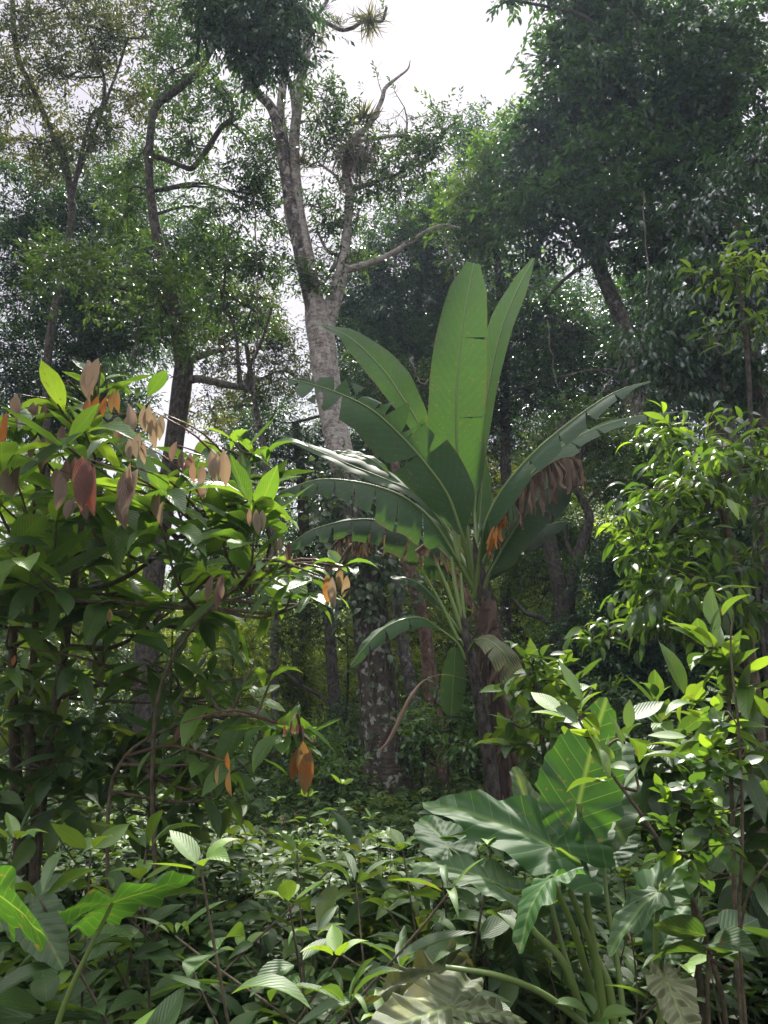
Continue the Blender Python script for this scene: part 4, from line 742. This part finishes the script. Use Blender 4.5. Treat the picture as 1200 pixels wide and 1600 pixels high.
ST1 = [[(45, 1620, 4.0, 24), (30, 1300, 4.0, 20), (22, 1150, 4.0, 16), (20, 1000, 3.9, 12), (40, 850, 3.8, 10), (70, 720, 3.8, 8)],
       [(50, 1400, 4.0, 18), (70, 1200, 4.0, 16), (90, 1080, 4.0, 14), (110, 950, 3.9, 13), (130, 800, 3.8, 9), (150, 640, 3.8, 5)],
       [(60, 1300, 4.0, 20), (45, 1140, 3.9, 15), (52, 1040, 3.8, 12), (60, 900, 3.6, 9)],
       [(90, 1090, 4.0, 9), (160, 1070, 3.9, 7), (220, 1080, 3.8, 6), (270, 1090, 3.7, 4)],
       [(105, 1010, 3.9, 9), (180, 1010, 3.8, 7), (260, 960, 3.7, 5), (330, 900, 3.6, 4)],
       [(118, 930, 3.9, 10), (200, 900, 3.7, 8), (290, 830, 3.5, 6), (360, 760, 3.5, 5), (400, 700, 3.5, 3)],
       [(60, 960, 3.8, 10), (150, 940, 3.6, 8), (300, 950, 3.4, 6), (390, 930, 3.4, 4)]]
FL = [(142, 566, 3.7, 74, 3, .55), (158, 572, 3.6, 70, 1, .5), (150, 620, 3.8, 46, 3, .98), (178, 612, 3.8, 52, 2, .9), (238, 642, 3.6, 74, 2, .68), (256, 646, 3.6, 60, 1, .72), (136, 716, 3.1, 100, 3, .08), (205, 728, 3.3, 92, 2, .55), (190, 770, 3.4, 70, 1, .5), (340, 706, 3.4, 72, 3, .58), (30, 616, 3.8, 56, 2, .5), (60, 632, 3.9, 40, 2, .45), (4, 655, 3.6, 60, 2, .95), (95, 735, 3.5, 60, 2, .5), (108, 728, 3.7, 55, 2, .3), (200, 645, 3.9, 60, 2, .5), (290, 706, 3.8, 60, 2, .35), (275, 695, 3.9, 40, 1, .4), (90, 670, 3.8, 40, 2, .3), (340, 905, 3.3, 50, 2, .2), (170, 958, 3.6, 30, 1, 1.0), (22, 1010, 3.4, 26, 1, 1.0), (70, 690, 3.6, 60, 2, .62), (215, 690, 3.6, 60, 2, .7), (310, 730, 3.5, 56, 2, .5), (120, 770, 3.4, 52, 2, .35), (18, 730, 3.5, 54, 2, .55), (400, 800, 3.3, 48, 2, .5), (250, 775, 3.4, 54, 2, .6)]
cacao('large-leaved cacao tree at left whose drooping new leaves are pink, brown and copper', ST1, tw + twlow, [], FL, cb, 3.8, 'cacao1')
cb2 = W(250, 1500, 3.3); cb2[2] = float(gz(cb2[0], cb2[1]))
tw2 = [(430, 860, 2.9, 5, .18, .1), (465, 880, 2.9, 6, .20, .3), (500, 900, 2.85, 5, .18, .4), (530, 880, 2.8, 5, .16, 0), (545, 920, 2.8, 4, .15, .4), (455, 930, 2.9, 4, .18, .5), (400, 900, 3.0, 5, .22, .2), (480, 940, 2.9, 3, .16, .6)]
cacao('slim cacao branch reaching out towards the tall trunk, ochre young leaves at its tip', [[(250, 1650, 3.3, 8), (244, 1400, 3.3, 7), (238, 1200, 3.3, 7), (255, 1060, 3.2, 6), (320, 960, 3.1, 6), (400, 900, 3.0, 6), (470, 880, 2.9, 5), (535, 885, 2.85, 3)]],
      tw2, [], [(520, 892, 2.8, 68, 2, .85), (542, 886, 2.8, 56, 1, .88), (448, 856, 2.9, 38, 2, .5), (350, 905, 3.1, 40, 1, .3)], cb2, 2.9, 'cacao2')
cb3 = W(200, 1500, 3.4); cb3[2] = float(gz(cb3[0], cb3[1]))
tw3 = [(400, 1130, 3.2, 5, .2, .5), (440, 1150, 3.1, 6, .2, .5), (470, 1160, 3.1, 5, .18, .4), (410, 1180, 3.2, 5, .2, .8), (490, 1150, 3.0, 4, .15, .2), (350, 1190, 3.3, 5, .2, .8), (320, 1130, 3.4, 5, .2, .4), (290, 1180, 3.4, 5, .2, .7), (380, 1060, 3.4, 5, .2, .3), (330, 1040, 3.4, 5, .2, .2), (400, 1030, 3.4, 4, .2, -.2), (440, 1020, 3.3, 4, .2, -.2), (250, 1120, 3.5, 5, .22, .5), (350, 1240, 3.3, 4, .18, .9)]
cacao('low cacao branch with dark hanging leaves and one orange withered leaf', [[(180, 1650, 3.4, 7), (168, 1300, 3.4, 6), (190, 1190, 3.4, 6), (260, 1140, 3.4, 6), (330, 1120, 3.3, 6), (400, 1120, 3.2, 5), (470, 1145, 3.1, 4)]],
      tw3, [], [(474, 1168, 3.0, 80, 3, .95), (455, 1128, 3.1, 22, 3, .0), (285, 1130, 3.4, 34, 1, .05), (352, 1190, 3.3, 46, 2, .82)], cb3, 3.2, 'cacao3')

# ------------------------------------------------------------------ glossy shrub and saplings at the right
def leafy(name, label, cat_, stems, clusters, size, tm, leafm, d0, base=None, droop=.3, nl=6, asp=1.0, tone0=.5, flat=.75, tw=.005, group=None, bark='twig'):
    rg = RNG(label); wood, leaf = MB(), MB(); paths = []
    for s in stems:
        P, r = ptpath(s)
        if s is stems[0]:
            g = float(gz(P[0, 0], P[0, 1]))
            if P[0, 2] > g: P = np.vstack([[P[0, 0], P[0, 1], g - .05], P]); r = np.r_[r[0] * 1.1, r]
            base = (P[0, 0], P[0, 1], g)
        tube(wood, P, r, 6); paths.append(P)
    A = np.vstack(paths)
    for (x, y, dd, R, n) in clusters:
        c = W(x, y, dd); R = R * mpp(x, y, dd)
        tips = c + rg.normal(size=(n, 3)) * R * np.array((.5, .5, .42)); a = A[np.argmin(np.linalg.norm(A - c, axis=1) + (A[:, 2] > c[2] + .1) * .5)]
        tube(wood, cat([a, (a + c) / 2 + rg.normal(size=3) * .03, c], 6), np.linspace(tw, tw * .7, 6), 5)
        for e in tips: tube(wood, cat([c, (c + e) / 2 - (0, 0, .01), e], 4), np.linspace(tw * .55, tw * .25, 4), 4)
        D = nrm(tips - c) + np.array((0, 0, .1)); L = size * nl * .30
        sprays(leaf, tm, tips - nrm(D) * L * .5, D, L, nl, size, rg, np.clip(tone0 + rg.normal(size=n) * .2, 0, 1), droop, Wd=asp, flat=flat)
    root = thing(name, label, cat_, base, group); wood.build('stem', M[bark], root); leaf.build('foliage', M[leafm], root); return root
Rr = RNG('gloss'); cl = []
while len(cl) < 44:
    x, y = Rr.uniform(960, 1240), Rr.uniform(655, 1000)
    left = np.interp(y, [650, 680, 740, 820, 900, 950, 1000], [1040, 1030, 1040, 1010, 985, 990, 940])
    if x > left: cl.append((x, y, Rr.uniform(3.9, 4.9), 34, 7))
cl += [(1005, 770, 4.2, 18, 4), (975, 800, 4.2, 14, 3), (985, 870, 4.1, 12, 4), (1010, 860, 4.1, 16, 4), (920, 1000, 4.3, 14, 3), (950, 990, 4.3, 16, 4), (1045, 670, 4.4, 18, 5), (1180, 670, 4.3, 24, 6)]
leafy('glossy_shrub', 'glossy citrus-like shrub at the right edge, leaves lit lime green at their tips', 'shrub',
      [[(1190, 1300, 4.5, 26), (1180, 1100, 4.5, 22), (1160, 950, 4.5, 16), (1130, 800, 4.4, 10), (1100, 700, 4.4, 6)], [(1160, 950, 4.5, 10), (1080, 900, 4.3, 7), (1010, 880, 4.2, 4)], [(1175, 1060, 4.5, 9), (1080, 1000, 4.4, 7), (980, 990, 4.3, 4)], [(1130, 800, 4.4, 7), (1060, 760, 4.3, 5), (1000, 770, 4.2, 3)]],
      cl, .135, LANCE, 'shrub', 4.4, droop=.5, nl=6, tone0=.5)
leafy('sapling', 'upright sapling with big bright leaves at its top, near the right edge', 'sapling',
      [[(1150, 1500, 2.5, 8), (1145, 1300, 2.5, 7), (1140, 1150, 2.5, 6), (1138, 1060, 2.5, 5), (1130, 1010, 2.5, 4)]],
      [(1110, 1015, 2.5, 12, 2), (1130, 1040, 2.5, 20, 2), (1160, 1050, 2.5, 20, 2), (1110, 1080, 2.5, 24, 2), (1170, 1100, 2.6, 26, 3), (1120, 1130, 2.5, 26, 3), (1090, 1190, 2.6, 24, 2), (1185, 1160, 2.5, 24, 2), (1150, 1200, 2.5, 30, 2)], .165, HERBS, 'herb', 2.5, nl=4, asp=.9, tone0=.6, droop=.15)
leafy('sapling', 'leaning dark-stemmed sapling crossing in front of the elephant ear, fresh leaves at its tip', 'sapling',
      [[(1130, 1560, 2.1, 8), (1080, 1400, 2.1, 7), (1010, 1285, 2.1, 6), (960, 1215, 2.1, 5), (925, 1160, 2.1, 4), (905, 1125, 2.1, 3)]],
      [(905, 1120, 2.1, 12, 2), (925, 1150, 2.1, 14, 1), (955, 1180, 2.1, 14, 1), (975, 1160, 2.1, 14, 1), (990, 1200, 2.15, 14, 1)], .125, HERBS, 'herb', 2.1, nl=4, asp=.95, tone0=.72, droop=.1)
leafy('sapling', 'bushy light green sapling standing right of the banana stem', 'sapling',
      [[(860, 1350, 3.6, 7), (850, 1200, 3.6, 6), (840, 1100, 3.6, 5), (832, 1040, 3.6, 4)], [(850, 1180, 3.6, 4), (900, 1110, 3.6, 3), (925, 1080, 3.7, 2)]],
      [(825, 1030, 3.6, 14, 3), (835, 1055, 3.6, 18, 3), (865, 1060, 3.6, 16, 3), (810, 1080, 3.6, 18, 3), (845, 1110, 3.6, 26, 4), (880, 1090, 3.7, 22, 3), (800, 1130, 3.6, 22, 3), (850, 1160, 3.6, 30, 4), (910, 1130, 3.7, 26, 4), (825, 1190, 3.7, 26, 3)], .13, HERBS, 'herb', 3.6, nl=5, asp=.9, tone0=.62, droop=.15)
leafy('climbing_vine', 'thin brown vine stem at right hung with small yellow-green leaves', 'vine',
      [[(1165, 1600, 1.9, 6), (1155, 1450, 1.9, 5), (1160, 1300, 1.9, 5), (1155, 1150, 1.9, 4), (1142, 1020, 1.9, 3), (1145, 960, 1.9, 2)], [(1158, 1450, 1.9, 4), (1168, 1400, 1.85, 4), (1200, 1350, 1.8, 4), (1230, 1330, 1.8, 4)]],
      [(1130, 1130, 1.95, 14, 4), (1115, 1165, 1.95, 18, 3), (1100, 1190, 1.95, 20, 3), (1130, 1210, 1.9, 22, 3), (1080, 1225, 1.95, 22, 4), (1110, 1245, 1.9, 22, 3), (1060, 1260, 1.95, 20, 3), (1100, 1275, 1.9, 26, 4), (1080, 1300, 1.95, 26, 4), (1060, 1330, 1.95, 20, 3), (1130, 1300, 1.9, 26, 3), (1075, 1350, 1.95, 16, 2)], .05, HERBS, 'shrub', 1.9, nl=5, asp=1.5, tone0=.55, droop=.0, tw=.002)
leafy('broadleaf_plant', 'low dark plant with two broad oval leaves in the lower right shade', 'plant',
      [[(1110, 1650, 2.0, 8), (1105, 1550, 2.0, 7), (1108, 1490, 2.0, 6)]], [(1100, 1480, 2.0, 10, 1), (1105, 1495, 2.0, 8, 1)], .17, HERBS, 'herb', 2.0, nl=4, asp=1.15, tone0=.25, droop=.2)
leafy('broadleaf_plant', 'dim broad-leaved shrub filling the shade behind the vine at right', 'plant',
      [[(1090, 1500, 3.2, 10), (1080, 1350, 3.2, 9), (1070, 1200, 3.2, 6)]], [(1000, 1180, 3.2, 34, 4), (1040, 1150, 3.2, 34, 4), (1050, 1210, 3.1, 36, 5), (1000, 1240, 3.1, 36, 5), (1100, 1250, 3.1, 36, 5), (1180, 1250, 3.1, 40, 5), (1150, 1330, 3.0, 40, 5), (1020, 1300, 3.2, 36, 5), (1170, 1180, 3.2, 36, 5), (960, 1250, 3.3, 30, 3)], .19, HERBS, 'herb', 3.2, nl=5, asp=.9, tone0=.3, droop=.2)

for nm, lab, sx, d, cls in (
    ('broadleaf_plant', 'dusky knee-high shrub with long leaves at the foot of the cacao stems', 60, 3.9, [(x, y, 3.9 + .2 * ((x + y) % 3 - 1), 34, 4) for x in (-10, 45, 100, 150) for y in (1130, 1190, 1250)]),
    ('broadleaf_plant', 'tangle of dull oval leaves under the low cacao branch', 230, 4.4, [(x, y, 4.4, 32, 4) for x in (190, 240, 290, 340) for y in (1150, 1210, 1265)]),
    ('broadleaf_plant', 'shaded leafy shrub behind the slanting stalks of the big elephant ear', 760, 3.3, [(x, y, 3.3, 34, 3) for x in (690, 750, 810) for y in (1440, 1500)]),
    ('broadleaf_plant', 'low bush with grey-green leaves left of the slanting elephant ear stalks', 620, 3.4, [(x, y, 3.4, 34, 4) for x in (560, 620, 680) for y in (1380, 1430)])):
    leafy(nm, lab, 'plant', [[(sx, 1500, d, 6), (sx, 1350, d, 6), (sx + 8, 1200, d, 4)]] if sx < 500 else [[(sx, 1600, d, 5), (sx, 1500, d, 5), (sx + 5, 1450, d, 4)]], cls, .17, HERBS, 'cover', d, nl=5, asp=.9, tone0=.45, droop=.2)

for lab, pts in (('thin liana hanging straight down left of the grey stub branch', [(398, 300), (402, 480), (396, 640), (404, 800)]), ('looping liana strung between the crowns right of the tall trunk', [(690, 352), (715, 470), (700, 560), (660, 600), (640, 560)]),
                 ('slack liana drooping below the leaning trunk', [(855, 500), (870, 600), (905, 640), (950, 600), (985, 540)]), ('fine liana trailing from the huge canopy', [(1005, 300), (1012, 450), (1002, 560), (1010, 700)]), ('crooked thin liana in front of the dark left crowns', [(205, 420), (215, 520), (196, 600), (222, 700), (214, 820)])):
    d = 9.8; P = cat([W(x, y, d) for x, y in pts], 30); rl = RNG(lab); P = P + rl.normal(size=P.shape) * .012; mb = MB(); tube(mb, P, .011, 5)
    tag(mb.build('liana', M['bark_grey'], None, P[-1]), lab, 'liana')
# fallen sticks and leaves between the herbs
def litter():
    rl = RNG('litter'); mb = MB(); n = 2600; y = rl.uniform(2.2, 11, n); x = rl.uniform(-1, 1, n) * y * .6; z = gz(x, y) + rl.uniform(0, .42, n) ** 1.3
    a = rl.uniform(0, 6.28, n); place(mb, MIDS, np.column_stack([x, y, z]), np.column_stack([np.cos(a), np.sin(a), rl.normal(size=n) * .5]), np.array((0, 0, 1.0)) + rl.normal(size=(n, 3)) * .6, rl.uniform(.06, .16, n), 1.1, rl.uniform(0, 1, n), 0, rl)
    tag(mb.build('leaf_litter', M['brown']), 'brown fallen leaves caught among the herbs', 'leaf litter', kind='stuff')
litter()
for lab, x, y, d, w, ang in (('grey fallen branch lying across the herbs at bottom left', 250, 1500, 3.6, .016, .5), ('thin fallen stick slanting in the undergrowth before the tall trunk', 520, 1330, 6.0, .014, 2.6), ('broken twig propped in the herbs at the bottom centre', 440, 1480, 3.6, .009, 1.1)):
    c = W(x, y, d); D = np.array((cos(ang), .3, .25 * sin(ang))); mb = MB(); rl = RNG(lab); P = cat([c - D * .6, c - D * .2 + (0, 0, .04), c + D * .25, c + D * .7 + (0, 0, .05)], 24) + rl.normal(size=(24, 3)) * .004
    tube(mb, P, np.linspace(w, w * .4, 24), 7); tube(mb, cat([P[14], P[14] + (.1, .02, .16), P[14] + (.16, .02, .3)], 8), np.linspace(w * .5, w * .15, 8), 5)
    tag(mb.build('fallen_branch', M['bark_grey'], None, c), lab, 'fallen branch')

# vine cloak on the tall trunk
def cloak():
    rg = RNG('cloak'); mb = MB(); P, r = ptpath(limb(D0, (600, 1170, 78), (588, 1050, 60), (580, 960, 55), (566, 880, 50), (552, 800, 45), (535, 730, 42)), 30)
    n = 1500; i = rg.integers(0, 30, n); i = np.where(rg.uniform(size=n) < .55, rg.integers(12, 27, n), i); a = rg.uniform(pi, 2 * pi, n) * 1.0; out = r[i] * 1.1 + np.abs(rg.normal(size=n)) * .20 * np.where(i > 10, 1, .25) * np.where(i > 26, .3, 1)
    keep = (i > 10) | (rg.uniform(size=n) < .35); i, a, out = i[keep], a[keep], out[keep]; n = len(i)
    o = np.column_stack([np.cos(a), np.sin(a), np.zeros(n)]); p = P[i] + o * out[:, None] * np.array((1.35, 1, 1)) + rg.normal(size=(n, 3)) * np.array((.05, .05, .12))
    D = o * .5 + rg.normal(size=(n, 3)) * .5; D[:, 2] -= .5
    place(mb, MIDS, p, D, o + np.array((0, 0, .8)) + rg.normal(size=(n, 3)) * .3, rg.uniform(.08, .15, n), 1.5, np.clip(.5 + rg.normal(size=n) * .2, 0, 1), 0, rg)
    root = thing('climbing_vine', 'leafy climbing vine cloaking the middle of the tall trunk', 'vine', (P[0, 0], P[0, 1] - .3, P[0, 2])); mb.build('foliage', M['vine'], root)
    w = MB()
    for k in range(4):
        a0 = rg.uniform(3.4, 6); q = [P[j] + np.array((cos(a0 + .2 * sin(j * .5 + k)), sin(a0 + .2 * sin(j * .5 + k)), 0)) * r[j] * 1.04 for j in range(0, 30, 2)]; tube(w, cat(q, 40), .012, 5)
    w.build('stem', M['twig'], root)
cloak()

# air plants on the tall tree's branches
def airplant(label, x, y, d, R, n, up, mat, w=.02, size=None):
    rg = RNG(label); c = W(x, y, d); m = mpp(x, y, d); mb = MB()
    D = nrm(rg.normal(size=(n, 3)) + np.array((0, 0, up))); tm = [leaf_t(5, 2, w, .4, dr, .25) for dr in (.2, .6, 1.1)]
    if up < -1: c = c + rg.normal(size=(n, 3)) * np.array((.6, .4, .7)) * R * m * .5
    else: c = c + rg.normal(size=(n, 3)) * R * m * .12
    place(mb, tm, c, D, rg.normal(size=(n, 3)), R * m * rg.uniform(.55, 1.1, n), 1, rg.uniform(0, 1, n), 0, rg)
    tag(mb.build('air_plant', M[mat], None, W(x, y, d)), label, 'air plant')
airplant('spiky air plant ball on the topmost bare branch against the sky', 578, 34, D0, 40, 150, .0, 'epiphyte', .05)
airplant('small air plant tuft halfway along the topmost branch', 527, 36, D0, 22, 50, .6, 'epiphyte', .06)
airplant('hanging tuft of air plant below the topmost fork', 500, 56, D0, 26, 60, -.4, 'epiphyte', .06)
airplant('upright green air plant rosette on the right fork tip', 568, 190, D0 - .05, 38, 80, 1.2, 'epiphyte', .09)
airplant('shaggy grey mass of old air plant roots under the green rosette', 556, 236, D0 - .1, 46, 520, -2.2, 'deadroot', .035)
airplant('air plant tuft clinging to the right side of the dark limb', 474, 256, D0, 24, 90, .3, 'epiphyte', .08)

# ------------------------------------------------------------------ near herbs, each its own plant
def herb_proto(seed, h, pairs, ll, tone, asp=1.0, lean=.09, tm=None, whorl=2):
    rg = RNG(seed); root = thing('herb', 'p', 'herb', (0, 0, 0)); P = cat([(0, 0, -.03), (rg.normal() * lean, rg.normal() * lean, h * .5), (rg.normal() * lean * 1.5, rg.normal() * lean * 1.5, h)], 14)
    w = MB(); tube(w, P, np.linspace(.0042, .0022, 14), 6); leaf = MB(); fr = np.linspace(.45, 1, pairs)
    for i, f in enumerate(fr):
        c = P[int(f * 13)]; ph0 = i * pi / 2 + rg.normal() * .2; top = i == pairs - 1; m = 4 if top else whorl; ph0 = ph0 + (i * 1.1 if whorl == 1 else 0)
        ph = ph0 + np.arange(m) * 2 * pi / m + rg.normal(size=m) * .15
        D = np.column_stack([np.cos(ph), np.sin(ph), np.full(m, .55 if top else .1) + rg.normal(size=m) * .15])
        sz = ll * (.7 if top else 1) * rg.uniform(.8, 1.15, m)
        place(leaf, tm or HERBS, np.tile(c, (m, 1)) + nrm(D) * .012, D, np.tile((0, 0, 1.0), (m, 1)) + rg.normal(size=(m, 3)) * .3, sz, asp, np.clip(tone + (.25 if top else 0) + rg.normal(size=m) * .1, 0, 1), 0, rg)
    w.build('stem', M['twig'], root); leaf.build('foliage', M['herb'], root); return root
protos = [herb_proto('h1', .62, 5, .125, .40), herb_proto('h2', .74, 6, .115, .50), herb_proto('h3', .50, 4, .15, .30, 1.1), herb_proto('h4', .82, 6, .13, .45, .9), herb_proto('h5', .55, 4, .10, .8, 1.0),
          herb_proto('h6', .66, 7, .14, .35, .7, tm=LANCE, whorl=1), herb_proto('h7', .58, 8, .11, .55, .8, tm=LANCE, whorl=1), herb_proto('h8', .68, 5, .17, .25, .62, tm=BIGS)]
KINDS = ['green herb with crosswise pairs of oval leaves', 'dense herb with many small oval leaf pairs', 'squat herb with broad dark oval leaves', 'tall herb with paired mid green leaves', 'short herb with pale bright leaves',
         'herb with narrow dark leaves set singly', 'herb with slim lighter leaves set singly', 'herb with long dark ribbed leaves']
rgh = RNG('herbs'); spots = []
tries = 0
while len(spots) < 290 and tries < 6000:
    tries += 1
    d = 2.0 + 4.2 * rgh.uniform() ** 1.2; x = rgh.uniform(-1, 1) * (d * .60 + .1); 
    if x > 0.22 * d and d < 2.9: continue
    if abs(x - .32 * d / 2.35 * 2.35 * .35) < 0: continue
    if all((x - a) ** 2 + (d - b) ** 2 > .11 ** 2 for a, b in spots): spots.append((x, d))
used = set()
for i, (x, d) in enumerate(spots):
    k = int(rgh.integers(0, 8)); pr = protos[k]; o = pr if k not in used else copy_tree(pr); used.add(k)
    s = rgh.uniform(.8, 1.15) * (1.4 if d < 3.0 else 1.15 if d < 4 else .9); o.location = (x, d, float(gz(x, d))); o.rotation_euler = (rgh.normal() * .1, rgh.normal() * .1, rgh.uniform(0, 6.28)); o.scale = (s, s, s)
    kind = KINDS[k]; zone = ('in the bottom left foreground' if x < -.1 * d else 'in the bottom centre foreground') if d < 3.2 else ('at left before the cacao stems' if x < -.12 * d else 'between the tall trunk and the foreground' if x < .15 * d else 'at right behind the elephant ear')
    o['label'] = kind + ' ' + zone; o['category'] = 'herb'; o['group'] = kind + ' ' + zone
for k, p in enumerate(protos):
    if k not in used: bpy.data.objects.remove(p)

# ------------------------------------------------------------------ haze
def haze():
    x0, x1, y0, y1, z0, z1 = -155, 155, -62, 265, -8, 26
    V = np.array([(x, y, z) for x in (x0, x1) for y in (y0, y1) for z in (z0, z1)], float)
    Q = [(0, 1, 3, 2), (4, 6, 7, 5), (0, 4, 5, 1), (2, 3, 7, 6), (0, 2, 6, 4), (1, 5, 7, 3)]
    m, t = newmat('haze'); v = t.nodes.new('ShaderNodeVolumePrincipled'); v.inputs['Color'].default_value = (.66, .80, 1.0, 1)
    v.inputs['Density'].default_value = 0.0010; v.inputs['Anisotropy'].default_value = .3
    o = t.nodes.new('ShaderNodeOutputMaterial'); t.links.new(v.outputs[0], o.inputs['Volume'])
    mb = MB(); mb.add(V, Q); tag(mb.build('haze', m, smooth=False), 'thin humid haze between the trees', kind='stuff')
haze()
